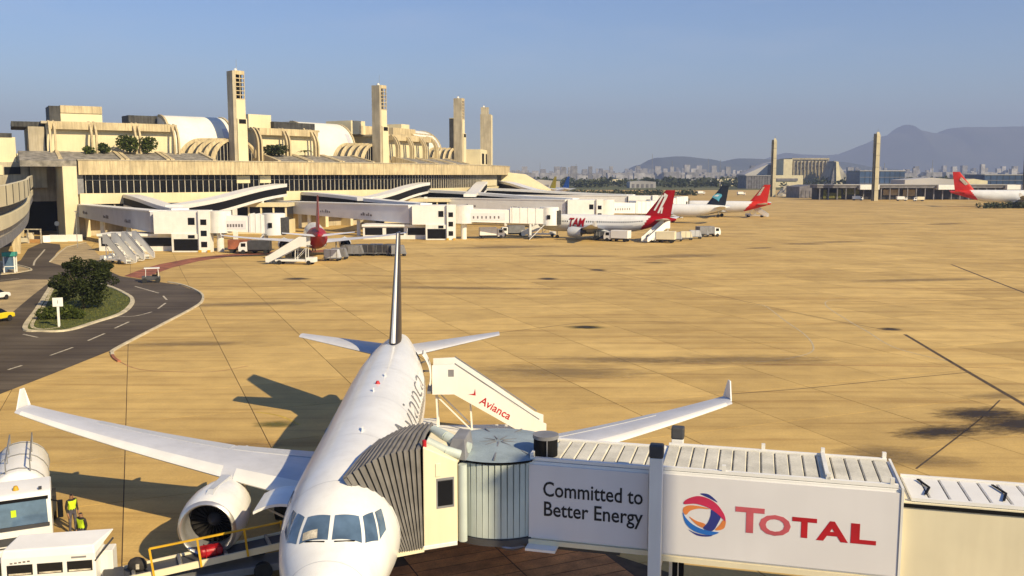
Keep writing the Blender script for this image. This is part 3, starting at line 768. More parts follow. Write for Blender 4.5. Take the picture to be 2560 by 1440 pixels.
for u0, u1 in ((1240, 1252),):
    tpart('infill_panel', pol_box(LB(), 218.4, 219.2, -16, -10, 11.0, 13.2), 'term_pale')
# --- sloping tiled roofs behind the parapet
for p0, p1 in ((-59.0, -55.3), (-55.0, -52.4), (-52.1, -49.2), (-44.2, -41.6), (-41.3, -38.6), (-38.3, -35.0), (-29.5, -26.4), (-26.1, -23), (-22.7, -19.5)):
    r_ = tpart('roof_slope', pol_prof(LB(), [(209.5, 18.8), (218.8, 18.8), (218.8, 19.0), (210, 21.0), (209.5, 21.0)], p0, p1), 'term_roof_grey')
    for pe in (p0, p1):
        tpart('roof_beam', pol_prof(LB(), [(209.4, 18.8), (219.2, 18.8), (219.2, 19.25), (210, 21.35), (209.4, 21.35)], pe - .12, pe + .12, 1), 'term_beige')
# --- upper storey body, roof, fascia
tpart('upper_core', pol_box(LB(), 178, 190, -59.5, 1, 18.7, 28.0), 'term_pale')
for p0, p1 in ((-59.5, -50.9), (-44.2, -38.4), (-29.6, -22.0)):
    tpart('upper_wall', pol_box(LB(), 190.1, 207.4, p0, p1, 18.7, 28.0), 'term_pale'); tpart('upper_roof', pol_box(LB(), 180, 208.2, p0 - .3, p1 + .2, 28.0, 28.6), 'term_shadow')
for p0, p1 in ((-59.4, -51.0), (-44.2, -38.6), (-29.4, -22.2)):
    tpart('fascia', pol_box(LB(), 207.5, 209.2, p0, p1, 26.6, 28.5), 'term_beige')
ribp = [(207.3, 18.9), (211.6, 18.9), (211.6, 23.6), (211.4, 25.0), (210.8, 26.4), (209.8, 27.7), (208.6, 28.5), (207.3, 28.85), (207.3, 27.9), (208.4, 27.6), (209.4, 26.8), (210.2, 25.6), (210.5, 24.2), (210.5, 20), (207.3, 20)]
for u in (135, 237, 345, 440, 645, 716, 786):
    p = phi_u(u, 210)
    for d in (-.17, .13):
        tpart('rib', pol_prof(LB(), ribp, p + d, p + d + .13, 1), 'term_beige')
for p in (-29.2, -27.0, -24.7, -22.4):
    for d in (-.17, .13): tpart('rib', pol_prof(LB(), ribp, p + d, p + d + .14, 1), 'term_beige')
# --- white quarter-round vaults between the bays
vp = [(184, 19), (203.3, 19)] + [(194.5 + 8.8 * math.cos(a), 23.2 + 8.6 * math.sin(a)) for a in [R_(90) * k / 10 for k in range(11)]] + [(188, 31.8)]
for p0, p1 in ((-50.7, -45.6), (-38.2, -32.8), (-21.8, -16.4)):
    v_ = tpart('white_vault', pol_prof(LB(), vp, p0, p1, 6), 'term_white', smooth=30)
    vr = [(r + .25, z + .22) for r, z in vp[1:-1]]; vi = [(r - .5, z - .5) for r, z in vp[1:-1]]
    for pe in (p0 - .1, p1 + .02):
        tpart('vault_edge', pol_prof(LB(), vr + vi[::-1], pe, pe + .16, 1), 'term_beige', smooth=30)
    tpart('vault_panel', pol_prof(LB(), [(r + .05, z + .05) for r, z in vp[2:7]] + [(r - .3, z - .2) for r, z in vp[2:7]][::-1], p1 - .75, p1 - .25, 2), 'banner_grey', smooth=30)
    tpart('vault_back', pol_box(LB(), 186, 193, p0 - 2.3, p0 - .05, 28.6, 31.6), 'dark_panel')
# --- rooftop plant rooms
def block(R0, R1, u0, u1, Rr, z0, z1, mat, name='roof_block'):
    return tpart(name, pol_box(LB(), R0, R1, phi_u(u0, Rr), phi_u(u1, Rr), z0, z1), mat)
block(188, 197, 160, 263, 197, 28.6, 33.0, 'term_pale'); block(187.5, 197.2, 132, 159, 197, 28.6, 33.1, 'dark_panel')
tpart('roof_coping', pol_box(LB(), 187.8, 197.3, phi_u(160, 197), phi_u(263, 197), 31.4, 33.3), 'term_beige')
block(190, 199, 626, 682, 199, 28.6, 33.0, 'term_pale'); block(194, 201, 690, 790, 201, 28.6, 31.0, 'dark_panel')
block(188, 199, 880, 915, 199, 28.6, 33.0, 'term_pale'); block(188, 199, 900, 945, 199, 28.6, 31.5, 'term_beige')
block(190, 200, 985, 1040, 200, 28.6, 31.6, 'term_beige'); block(190, 199, 1005, 1025, 199, 31.6, 33.2, 'term_pale')
block(190, 200, 1040, 1085, 200, 28.6, 30.4, 'term_shadow')
tpart('eaves', pol_box(LB(), 184, 205, -61.6, -59.4, 27.2, 28.5), 'dark_panel')
tpart('small_window', pol_box(LB(), 199, 200, -59.56, -59.5, 24.4, 26, 1), 'black')
# --- wall with three deep windows right of the third tower
tpart('tower_wall', pol_box(LB(), 205, 213, -10.5, -3, 18.7, 25.4), 'term_pale')
for q in range(3): tpart('deep_window', pol_box(LB(), 212.6, 213.05, -9.8 + q * 2.3, -8.6 + q * 2.3, 19.6, 23.8, 1), 'black')
# --- ribbed barrel vaults with glazed gables round each tower
TOW = [-46.3, -31.7, -16.5, -3.5]
for i, pt_ in enumerate(TOW[:3]):
    rd = Vector((math.cos(R_(pt_)), math.sin(R_(pt_)), 0)); tg = Vector((-rd.y, rd.x, 0)); a_, b_ = 6.6, 6.2
    def arch(R, s=1.0, n=20, k0=0):
        return [TC + rd * R + tg * (a_ * s * math.cos(math.pi * q / n) - 1.15 * (209 - R)) + Vector((0, 0, 18.85 + b_ * s * math.sin(math.pi * q / n))) for q in range(n + 1)]
    skin = LB().loft([arch(208.4 - q * 1.0, .90) for q in range(9)], closed=False, caps=False)
    tpart('vault_skin', skin, 'dark_panel', smooth=60)
    for q in range(6):
        R0 = 209.2 - q * 1.45
        mb = LB(); o1, i1, o2, i2 = arch(R0, 1.06), arch(R0, .96), arch(R0 - .50, 1.06), arch(R0 - .50, .96)
        mb.strip(o1, o2); mb.strip(i1, i2); mb.strip(o1, i1); mb.strip(o2, i2)
        tpart('vault_rib', mb, 'term_beige', smooth=40)
    # lower solid course under the ribs on the left side
    mb = LB()
    for q in range(8):
        R0 = 209.2 - q * 1.0
        mb.add([TC + rd * r + tg * (-s_ - 1.15 * (209 - r)) + Vector((0, 0, z)) for r, s_, z in ((R0, 6.95, 18.8), (R0 - 1.0, 6.9, 18.8), (R0 - 1.0, 6.8, 19.7), (R0, 6.8, 19.7))], [(0, 1, 2, 3)])
    tpart('vault_plinth', mb, 'term_beige')
    gl = arch(208.4, .92); mb = LB(); mb.add(gl, [tuple(range(len(gl)))])
    gb = tpart('gable_glass', mb, 'glass_dark')
    for q in range(-5, 6):
        x_ = q * 1.05; hh = b_ * .9 * math.sqrt(max(0, 1 - (x_ / (a_ * .92)) ** 2))
        if hh > .5:
            c0 = TC + rd * 208.5 + tg * x_
            tpart('gable_mullion', LB().bar(c0 + Vector((0, 0, 18.8)), c0 + Vector((0, 0, 18.8 + hh)), .14), 'mullion')
# --- towers
for i, pt_ in enumerate(TOW):
    rd = Vector((math.cos(R_(pt_)), math.sin(R_(pt_)), 0)); c0 = P(211.2, pt_, 0)
    ztop = 43.6
    t = thing('floodlight_tower', ['tall concrete tower with lattice openings nearest of those on the terminal', 'concrete tower with side lattice, second along the terminal roof',
              'third concrete tower along the terminal, beside a lower slab', 'farthest concrete tower at the right end of the terminal'][i], 'tower', (c0.x, c0.y, 18.7), R_(pt_), 'towers rising from the terminal roof')
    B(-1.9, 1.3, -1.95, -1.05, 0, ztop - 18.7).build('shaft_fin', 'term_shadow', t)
    B(-1.8, 1.7, -1.06, 1.85, 0, 12.0).build('shaft_base', 'term_pale', t)
    B(-1.8, 1.2, -1.06, 1.75, 12.0, 17.2).build('shaft', 'term_pale', t)
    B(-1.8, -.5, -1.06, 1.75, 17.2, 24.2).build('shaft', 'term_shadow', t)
    B(-1.8, 1.2, -1.06, 1.75, 24.1, 25.0).build('shaft_cap', 'term_beige', t)
    B(-.48, -.42, -1.0, 1.7, 17.3, 24.0).build('lattice_recess', 'black', t)
    for q in range(7): B(.55, 1.18, -1.0, 1.74, 17.25 + q * 1.12, 17.45 + q * 1.12).build('lattice_shelf', 'term_beige', t)
    for q in (-1.02, .28, 1.56): B(.85, 1.16, q, q + .18, 17.2, 24.1).build('lattice_post', 'term_beige', t)
    B(1.72, 1.76, -.6, 1.5, 10.6, 11.8).build('slot', 'black', t)
    MB().cyl((-.5, .3, 25.0), (-.5, .3, 28.2 if i < 2 else 26.6), .06, .03, n=5).build('antenna', 'steel', t)
    MB().cyl((-.9, .2, 25.0), (-.9, .2, 25.7), .5, .4, n=8).build('beacon_housing', 'white_paint', t)
t = thing('slab_tower', 'lower plain concrete slab standing just left of the third terminal tower', 'tower', P(206, -13.6, 18.7), R_(-13.6))
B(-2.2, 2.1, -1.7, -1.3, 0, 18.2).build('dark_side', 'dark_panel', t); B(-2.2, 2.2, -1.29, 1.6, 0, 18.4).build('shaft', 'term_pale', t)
t = thing('slab_tower', 'broad concrete slab joined to the left of the farthest tower', 'tower', P(212.5, -6.0, 18.7), R_(-6.0))
B(-2.2, 2.2, -2.0, 3.2, 0, 21.2).build('shaft', 'term_pale', t); B(-2.25, 2.25, -2.3, -2.0, 0, 21.4).build('shaft_fin', 'term_shadow', t)
# --- left end: pylons, recess, underpass block and stepped blocks behind the viaduct
tpart('pylon', pol_prof(LB(), [(204, 0), (221.6, 0), (222.3, 17.3), (204, 17.3)], -59.0, -58.2, 1), 'term_pale')
tpart('end_panel', pol_box(LB(), 206, 219.5, -58.15, -57.75, 10.5, 17.6), 'mid_grey')
tpart('pylon_lower_wall', pol_box(LB(), 206, 218.6, -58.5, -57.6, 0, 10.4), 'term_shadow')
tpart('corner_roof', pol_prof(LB(), [(205, 18.0), (221.2, 17.2), (221.2, 18.6), (210, 21.1), (205, 21.1)], -61.3, -58.15, 2), 'term_roof_grey')
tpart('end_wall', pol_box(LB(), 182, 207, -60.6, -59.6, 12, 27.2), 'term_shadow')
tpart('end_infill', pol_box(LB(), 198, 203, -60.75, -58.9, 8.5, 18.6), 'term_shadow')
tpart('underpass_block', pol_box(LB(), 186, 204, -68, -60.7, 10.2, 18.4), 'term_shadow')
tpart('underpass_back', pol_box(LB(), 176, 186, -70, -57, 0, 14), 'black')  # back wall coloured black to stand in for deep shade under the block
tpart('underpass_pier', pol_box(LB(), 200, 203, -63.3, -62.9, 0, 10.2, 1), 'term_shadow')
for (R0, R1, p0, p1, z0, z1, mt) in ((190, 203, -62.6, -61.4, 16.4, 24.6, 'term_pale'), (190, 203.5, -61.35, -60.9, 16.4, 20.6, 'term_pale'), (186, 198, -68.4, -62.8, 14, 23.2, 'term_pale'),
                                     (190, 203.2, -62.65, -61.6, 24.6, 25.6, 'dark_panel'), (192, 204.2, -67.5, -62.3, 15.2, 17.6, 'term_pale'), (192, 204.3, -62.2, -61.2, 15.4, 17.2, 'black')):
    tpart('end_block', pol_box(LB(), R0, R1, p0, p1, z0, z1, 2), mt)

# ============================================================ foliage helper
def leaf_mat(name, c1, c2):
    m, N, L, b = nodes_of(name, .65)
    g = N.new('ShaderNodeNewGeometry')
    c = ramp(N, L, g.outputs['Random Per Island'], [(0, c1), (1, c2)])
    L.new(c, b.inputs['Base Color'])
    tr = N.new('ShaderNodeBsdfTranslucent'); L.new(c, tr.inputs[0]); mx = N.new('ShaderNodeMixShader'); mx.inputs[0].default_value = .25
    L.new(b.outputs[0], mx.inputs[1]); L.new(tr.outputs[0], mx.inputs[2]); L.new(mx.outputs[0], N['Material Output'].inputs[0])
leaf_mat('leaf_dark', (.014, .022, .006), (.05, .062, .012)); leaf_mat('leaf_mid', (.03, .05, .008), (.10, .12, .02)); leaf_mat('leaf_far', (.035, .05, .025), (.09, .10, .05))
pmat('bark', (.09, .065, .04), .9, .2, 3)
def leaves(mb, c, rad, n, size, rg, shell=.55):
    c = Vector(c)
    for _ in range(n):
        while True:
            d = Vector((rg.uniform(-1, 1), rg.uniform(-1, 1), rg.uniform(-1, 1)))
            if .01 < d.length <= 1: break
        r_ = d.length; d = d.normalized() * (shell + (1 - shell) * r_)
        p = c + Vector((d.x * rad[0], d.y * rad[1], d.z * rad[2]))
        a = Vector((rg.gauss(0, 1), rg.gauss(0, 1), rg.gauss(0, .6))).normalized(); b = a.cross(Vector((rg.gauss(0, 1), rg.gauss(0, 1), rg.gauss(0, 1)))).normalized()
        s_ = size * rg.uniform(.6, 1.4)
        mb.add([p - a * s_, p + b * s_ * .45, p + a * s_, p - b * s_ * .45], [(0, 1, 2, 3)])
rgf = random.Random(21)
for u, rad, n, lab in ((226, (1.4, 1.2, 1.1), 200, 'small green shrub on the terrace beside the second concrete rib'), (266, (1.7, 1.3, 1.5), 260, 'spiky shrub between the left terrace ribs'),
                       (322, (2.9, 2.0, 2.7), 700, 'largest bright green shrub on the terminal terrace'), (372, (2.2, 1.6, 2.5), 520, 'rounded drooping shrub right of the largest terrace shrub'),
                       (686, (3.8, 1.8, 1.9), 700, 'wide dark hedge-like shrub on the terrace right of the nearest tower')):
    p = P(212.2, phi_u(u, 212.2), 20.5)
    t = thing('terrace_shrub', lab, 'shrub', p, 0, 'plants on the terminal terrace')
    mb = MB(); 
    for q in range(5):
        leaves(mb, (rgf.uniform(-.5, .5) * rad[0], rgf.uniform(-.5, .5) * rad[1], rad[2] * rgf.uniform(.6, 1.3)), [k * .72 for k in rad], n // 4, .42, rgf, .4)
    mb.build('foliage', 'leaf_mid' if u < 600 else 'leaf_dark', t)
    MB().cyl((0, 0, -.4), (0, 0, rad[2]), .12, .06, n=6).build('stem', 'bark', t)
p = P(211.8, phi_u(765, 212), 20.4); t = thing('terrace_palm', 'small palm with arching fronds on the terminal terrace', 'palm', p, 0, 'plants on the terminal terrace')
MB().cyl((0, 0, -.4), (0, 0, 1.6), .16, .12, n=7).build('trunk', 'bark', t)
for q in range(11):
    a = q * 2.4; ln = rgf.uniform(2.2, 3.4); up = rgf.uniform(1.2, 2.8); mb = MB(); A_, B2 = [], []
    for k in range(8):
        t_ = k / 7; x_ = ln * t_; z_ = 1.6 + up * t_ - 1.9 * up * t_ * t_ * .6; wd = .28 * math.sin(math.pi * (.1 + .88 * t_))
        A_.append((x_ * math.cos(a) - wd * math.sin(a), x_ * math.sin(a) + wd * math.cos(a), z_ - .1)); B2.append((x_ * math.cos(a) + wd * math.sin(a), x_ * math.sin(a) - wd * math.cos(a), z_ - .1))
    mb.strip(A_, B2).build('frond', 'leaf_mid', t)
# ============================================================ FIXED GATE BRIDGES BETWEEN TERMINAL AND STANDS
def ramp_corridor(parent, a, b, wd, h0, h1, side='dark', roof='white_clean', curve=0.0, banner=False, off=Vector((0, 0, 0))):
    """covered ramp: floor z taken from a.z, b.z; side wall, long window band, roof."""
    n = 12; d = Vector((b.x - a.x, b.y - a.y, 0)).normalized(); sd = Vector((d.y, -d.x, 0)) * (wd / 2)
    def ring(t, z0, z1, grow=0.0):
        p = a.lerp(b, t); z = a.z + (b.z - a.z) * (t + curve * math.sin(2 * math.pi * t) * -.12); hh = h0 + (h1 - h0) * t
        s2 = sd * (1 + grow)
        q = Vector((p.x, p.y, 0)) + off
        return [q - s2 + Vector((0, 0, z + hh * z0)), q + s2 + Vector((0, 0, z + hh * z0)), q + s2 + Vector((0, 0, z + hh * z1)), q - s2 + Vector((0, 0, z + hh * z1))]
    T = [k / n for k in range(n + 1)]
    MB().loft([ring(t, 0, .20) for t in T]).build('floor_edge', roof, parent)
    MB().loft([ring(t, .20, .74, -.06) for t in T]).build('side_wall', 'banner_grey' if banner else 'black', parent)
    MB().loft([ring(t, .74, 1.0, .03) for t in T]).build('roof', roof, parent)
def marks(parent, o, x, up, n, rg, w0=.35, h=.55, gap=.35, mat='print_grey'):
    for k in range(n):
        w_ = w0 * rg.uniform(.5, 1.6); hh = h * rg.uniform(.5, 1.0)
        q = o + x * (k * (w0 + gap))
        MB().hexa([q, q + x * w_, q + x * w_ + Vector((0, 0, .02)), q + Vector((0, 0, .02)), q + up * hh, q + x * w_ + up * hh, q + x * w_ + up * hh + Vector((0, 0, .02)), q + up * hh + Vector((0, 0, .02))]) if False else None
        nrm = x.cross(up).normalized() * .02
        MB().loft([[q - nrm, q + x * w_ - nrm, q + x * w_ + up * hh - nrm, q + up * hh - nrm], [q + nrm, q + x * w_ + nrm, q + x * w_ + up * hh + nrm, q + up * hh + nrm]]).build('print_mark', mat, parent)
NODES = [Vector((-66.5, 188, 0)), Vector((-19.5, 223, 0)), Vector((20, 272, 0)), Vector((44, 325, 0))]
rgm = random.Random(9)
glabels = ['white gate building with pale grey banner corridor at the left end of the row', 'white gate building with banner corridor behind the red tail seen edge-on',
           'white gate building right of the first two, behind the red-lettered jet', 'farthest white gate building behind the jets with coloured fins']
for gi, nd in enumerate(NODES):
    t = thing('gate_building', glabels[gi], 'gate', nd, 0, 'gate buildings along the terminal')
    off = -nd
    base_phi = [-57.9, -45.0, -31.5, -20][gi]
    lo = P(219, base_phi, 5.2); ul = P(220, base_phi + 2.9, 7.2); ur = P(220, [-44.3, -28.6, -16.5, -8][gi], 9.3)
    # node block of two storeys
    hw = 4.4 if gi == 0 else 4.0
    MB().box(-hw, hw, -3.6, 3.6, 3.6, 8.1).build('upper_block', 'white_clean', t)
    MB().box(-hw * .2, hw * 1.05, -3.9, 3.9, 0, 3.62).build('lower_block', 'white_paint', t)
    MB().box(-hw * .1, hw * .98, -3.93, -3.88, .3, 2.6).build('doorway', 'black', t)
    MB().box(hw * .55, hw * .85, -3.66, -3.58, 5.4, 6.8).build('window', 'glass_dark', t)
    MB().box(hw * .55, hw * .85, -3.96, -3.88, 2.75, 3.4).build('window', 'glass_dark', t)
    MB().box(hw * 1.05, hw * 1.55, -4.2, -2.0, 0, 8.3).build('stair_column', 'white_clean', t)
    for q in range(3): MB().box(hw * 1.15, hw * 1.42, -4.24, -4.19, 1.0 + q * 2.2, 2.1 + q * 2.2).build('window', 'glass_dark', t)
    for q in (1.1, 1.5):
        MB().box(hw * q - .3, hw * q + .25, -4.6, -4.19, 0, .45).build('yellow_base', 'yellow_rail', t)
    # ground-floor annex with long dark windows
    if gi < 3:
        ax_ = [-16.5, -16, -14][gi]
        MB().box(ax_, -hw * .2, -1.2, 5, 0, 3.0).build('annex', 'white_paint', t)
        MB().box(ax_ - .2, -hw * .2, -1.6, 5.2, 3.0, 3.5).build('annex_roof', 'white_clean', t)
        nwin = 2 if gi == 0 else 3
        L_ = (-hw * .2 - ax_) / nwin
        for q in range(nwin): MB().box(ax_ + q * L_ + .5, ax_ + (q + 1) * L_ - .4, -1.25, -1.19, 1.0, 2.7).build('window', 'glass_dark', t)
    # lower banner corridor running to the terminal, its side facing the apron
    a = nd + Vector((-hw + .1, -1.2, 3.8)); b = lo.copy()
    d = Vector((b.x - a.x, b.y - a.y, 0)).normalized(); sd = Vector((d.y, -d.x, 0))
    if sd.y > 0: sd = -sd
    side = [a + sd * 1.6 + off, b + sd * 1.6 + off, b + sd * 1.6 + Vector((0, 0, 2.7)) + off, a + sd * 1.6 + Vector((0, 0, 4.1)) + off]
    MB().loft([side, [p - sd * 3.2 for p in side]]).build('banner_corridor', 'banner_grey' if gi == 0 else ('banner' if gi == 1 else 'white_clean'), t)
    x_ = (side[0] - side[1]).normalized(); up = Vector((0, 0, 1)); ln = (side[0] - side[1]).length
    for f_ in (.12, .42, .70):
        marks(t, side[1] + x_ * (ln * f_) + Vector((0, 0, 1.0)) + sd * .03, x_, up, 6, rgm, .42, .8, .28)
    MB().loft([[p + Vector((0, 0, 0)) + sd * .12 for p in (side[3], side[2])] + [p - sd * 3.3 for p in (side[2], side[3])],
               [p + Vector((0, 0, .25)) + sd * .12 for p in (side[3], side[2])] + [p - sd * 3.3 + Vector((0, 0, .25)) for p in (side[2], side[3])]]).build('corridor_roof', 'white_clean', t)
    for f_ in (.3, .65):
        p = side[1].lerp(side[0], f_) - sd * 1.6
        MB().box(p.x - .4, p.x + .4, p.y - .4, p.y + .4, 0, p.z).build('pier', 'white_paint', t)
    # upper ramps to the departure level
    ramp_corridor(t, nd + Vector((-hw * .3, 3.0, 5.2)), ul, 3.4, 3.2, 3.2, curve=.5, off=off)
    ramp_corridor(t, [Vector((-71, 196, 5.6)), Vector((-38.5, 243, 6.0)), Vector((-13, 287, 6.0)), Vector((12, 342, 6.0))][gi], ur, 3.6, 3.4, 3.5, curve=.6, off=off)
    for f_ in (.45, .75):
        p = nd.lerp(Vector((ur.x, ur.y, 0)), f_) + off
        MB().box(p.x - .45, p.x + .45, p.y - .45, p.y + .45, 0, 5.0 + 4.3 * f_ + .3).build('pier', 'white_paint', t)
    # block of offices under the ramp
    p = nd.lerp(Vector((ur.x, ur.y, 0)), .72) + off
    MB().box(p.x - 13, p.x + 7, p.y + 1, p.y + 9, 0, 3.6).build('office_wall', 'term_pale', t)
    MB().box(p.x - 13, p.x + 7, p.y + .6, p.y + 9, 7.0, 8.0).build('office_roof', 'term_pale', t)
    MB().box(p.x - 12.6, p.x + 6.6, p.y + 1.3, p.y + 8.8, 3.6, 7.0).build('office_glass', 'glass_dark', t)
    for q in range(7): MB().box(p.x - 12.9 + q * 3.2, p.x - 12.5 + q * 3.2, p.y + .95, p.y + 1.35, 3.6, 7.0).build('office_post', 'term_pale', t)
# ---- movable boarding bridges from the gate buildings to the stands
def boarding_bridge(label, a, b, za=4.2, zb=3.6, cab_turn=0.0, group='boarding bridges of the far gates'):
    t = thing('boarding_bridge', label, 'boarding bridge', (a.x, a.y, 0), math.atan2(b.y - a.y, b.x - a.x), group)
    ln = (Vector((b.x, b.y)) - Vector((a.x, a.y))).length
    MB().cyl((0, 0, za - .4), (0, 0, za + 3.9), 2.3, n=20).build('rotunda', 'white_paint', t, smooth=40)
    MB().cyl((0, 0, 0), (0, 0, za - .4), .7, n=12).build('column', 'white_paint', t, smooth=40)
    def tun(x0, x1, w_, h_, nm, mat='white_clean'):
        z0 = za + (zb - za) * x0 / ln; z1 = za + (zb - za) * x1 / ln
        return MB().hexa([(x0, -w_, z0), (x1, -w_, z1), (x1, w_, z1), (x0, w_, z0), (x0, -w_, z0 + h_), (x1, -w_, z1 + h_), (x1, w_, z1 + h_), (x0, w_, z0 + h_)]).build(nm, mat, t)
    tun(1.6, ln * .55, 1.5, 3.1, 'tunnel'); tun(ln * .5, ln - 2.2, 1.75, 3.6, 'tunnel')
    for q in range(5):
        x0 = ln * (.52 + .085 * q); z0 = za + (zb - za) * x0 / ln
        MB().box(x0, x0 + .18, -1.83, 1.83, z0 - .05, z0 + 3.72).build('tunnel_rib', 'white_paint', t)
    x0 = ln * .25; z0 = za + (zb - za) * .25
    MB().box(ln * .08, ln * .45, -1.55, -1.49, z0 + .5, z0 + 2.2).build('poster', 'banner', t)
    for q in range(7): MB().box(ln * .1 + q * ln * .045, ln * .1 + q * ln * .045 + .35, -1.57, -1.54, z0 + .9, z0 + 1.5).build('print_mark', 'print_grey', t)
    MB().cyl((ln - 1.6, 0, zb - .3), (ln - 1.6, 0, zb + 4.0), 2.3, n=18).build('cab', 'white_clean', t, smooth=40)
    MB().box(ln - .3, ln + 1.1, -1.6, 1.6, zb - .1, zb + 3.2).build('bellows', 'bellows', t)
    MB().box(ln - 2.3, ln - 1.5, -2.36, -2.26, zb + 1.2, zb + 2.2).build('window', 'glass_dark', t)
    xl = ln * .72
    for s_ in (-1.5, 1.5): MB().box(xl - .25, xl + .25, s_ - .25, s_ + .25, .5, zb + .1).build('lift_post', 'white_paint', t)
    MB().box(xl - .5, xl + .5, -1.8, 1.8, .55, 1.0).build('bogie', 'mid_grey', t)
    for s_ in (-1.2, 1.2): MB().cyl((xl, s_ - .2, .5), (xl, s_ + .2, .5), .5, n=14).build('wheel', 'tyre', t, smooth=40)
    # outside service stair
    MB().hexa([(ln - 3.4, -2.2, zb - .2), (ln - 2.6, -2.2, zb - .2), (ln - 2.6, -3.2, zb - .2), (ln - 3.4, -3.2, zb - .2), (ln - 3.4, -2.2, zb), (ln - 2.6, -2.2, zb), (ln - 2.6, -3.2, zb), (ln - 3.4, -3.2, zb)]).build('landing', 'steel', t)
    MB().bar((ln - 3.0, -2.9, zb - .1), (ln - 6.5, -2.9, .1), .9, .15).build('service_stair', 'white_paint', t)
    return t
boarding_bridge('white boarding bridge from the leftmost gate building towards the red-tailed jet', NODES[0] + Vector((8.2, -2, 0)), Vector((-46.0, 186.5, 0)))
boarding_bridge('white boarding bridge in the middle, reaching the red-lettered jet', NODES[1] + Vector((8, -1, 0)), Vector((10.5, 222.6, 0)))
boarding_bridge('white boarding bridge of the third gate, above the red-lettered jet', NODES[2] + Vector((7.5, 0, 0)), Vector((44, 283, 0)))
boarding_bridge('farthest white boarding bridge, left of the dark-blue fin', NODES[3] + Vector((7.5, 0, 0)), Vector((62, 337, 0)))

# ============================================================ VIADUCT AT THE LEFT EDGE
t = thing('viaduct', 'curved two-level concrete viaduct at the left edge of the picture', 'viaduct', (-64, 124, 0))
vo = -Vector((-64, 124, 0))
VP = smooth_path([Vector(p) for p in [(-33, 52, 0), (-42, 76, 0), (-49.2, 93, 0), (-64, 124, 0), (-90, 175, 0), (-117, 229, 0)]], 8)
def vring(i, prof):
    d = VP[min(i + 1, len(VP) - 1)] - VP[max(i - 1, 0)]; d.normalize(); n = Vector((-d.y, d.x, 0))     # n points left, away from the apron
    f = i / (len(VP) - 1)
    return [VP[i] + n * x + Vector((0, 0, z + (f * 1.1 if z > 13 else 0))) + vo for x, z in prof]
idx = range(len(VP))
MB().loft([vring(i, [(.0, 12.5), (.35, 12.5), (.35, 14.0), (.0, 14.0)]) for i in idx]).build('parapet', 'term_pale', t)
for i in range(2, len(VP) - 1, 3):
    q0, q1 = vring(i, [(-.03, 12.55), (-.03, 13.95)]); MB().bar(q0, q1, .10, .03).build('parapet_joint', 'dark_panel', t)
MB().loft([vring(i, [(.7, 11.6), (10, 11.6), (10, 12.6), (.7, 12.6)]) for i in idx]).build('upper_deck', 'dark_panel', t)
MB().loft([vring(i, [(.15, 10.5), (1.0, 10.5), (1.0, 11.62), (.15, 11.62)]) for i in idx]).build('edge_girder', 'term_pale', t)
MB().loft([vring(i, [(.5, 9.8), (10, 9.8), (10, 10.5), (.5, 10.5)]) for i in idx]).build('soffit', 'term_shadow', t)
MB().loft([vring(i, [(.3, 9.0), (.9, 9.0), (.9, 9.8), (.3, 9.8)]) for i in idx]).build('lower_beam', 'mid_grey', t)
for j, i in enumerate((33, 37)):
    q = VP[i] + vo; d = (VP[i] - VP[i - 1]).normalized(); n = Vector((-d.y, d.x, 0))
    MB().loft([[q + n * (3.0 + s_) + d * e_ + Vector((0, 0, 0)) for s_, e_ in ((-.6, -.5), (.6, -.5), (.6, .5), (-.6, .5))],
               [q + n * (3.4 + s_ * 2.6) + d * e_ + Vector((0, 0, 9.8)) for s_, e_ in ((-.6, -.6), (.6, -.6), (.6, .6), (-.6, .6))]]).build('pier', 'term_beige', t)
# low canopy roofs behind the viaduct
for j, (z, y) in enumerate(((15.0, 226), (13.9, 205), (12.9, 190))):
    t2 = thing('canopy_roof', ['topmost flat canopy roof behind the viaduct parapet', 'middle flat canopy roof behind the viaduct parapet', 'lowest flat canopy roof behind the viaduct parapet'][j], 'roof', (-0.5 * y - 30, y, 0), 0, 'canopy roofs behind the viaduct')
    MB().box(-34, 13.0 - j * 2.5, -3, 9, z - 1.0, z - .1).build('roof_slab', 'term_beige', t2); MB().box(-34, 13.2 - j * 2.5, -3.2, 9, z - .1, z + .08).build('roof_edge', 'term_shadow', t2)
    for q in (-28, -14, 6): MB().box(q, q + .6, 1, 1.6, 0, z - 1.0).build('post', 'term_shadow', t2)
# ============================================================ BOARDING BRIDGE IN THE FOREGROUND
BO = Vector((.55, 29.72, 0)); BA = math.atan2(-2.9, 11.05)
bx = Vector((math.cos(BA), math.sin(BA), 0)); by = Vector((-bx.y, bx.x, 0))
br = thing('boarding_bridge', 'near boarding bridge with advertising panels and grey folding hood on the big jet', 'boarding bridge', BO, BA)
def loc_(p): d = Vector(p) - BO; return Vector((d.dot(bx), d.dot(by), d.z))
def on_side(u, v, y):      # where a sight line meets the plane local-y = y
    d = ray(u, v); o = Vector((0, 0, CAM_H)); t = ((BO + by * y - o).dot(by)) / d.dot(by); return loc_(o + d * t)
def bb(nm, x0, x1, y0, y1, z0, z1, mat, parent=None, bevel=0): return B(x0, x1, y0, y1, z0, z1).build(nm, mat, parent or br, bevel=bevel)
xA1 = on_side(1628, 1270, 0).x; xB1 = on_side(2250, 1330, -.12).x
zA0, zA1, zB0, zB1 = 3.22, 5.86, 3.16, 5.93
ta = bb('tunnel', -.02, xA1 + .5, 0, 2.55, zA0, zA1, 'white_clean', bevel=.02)
bb('advert_panel', .02, xA1 - .1, -.05, -.005, zA0 + .06, zA1 - .10, 'banner', ta)
tb = bb('tunnel', xA1, xB1, -.12, 2.7, zB0, zB1, 'white_clean', bevel=.02)
bb('advert_panel', xA1 + .25, xB1 - .03, -.17, -.125, zB0 + .08, zB1 - .10, 'banner', tb)
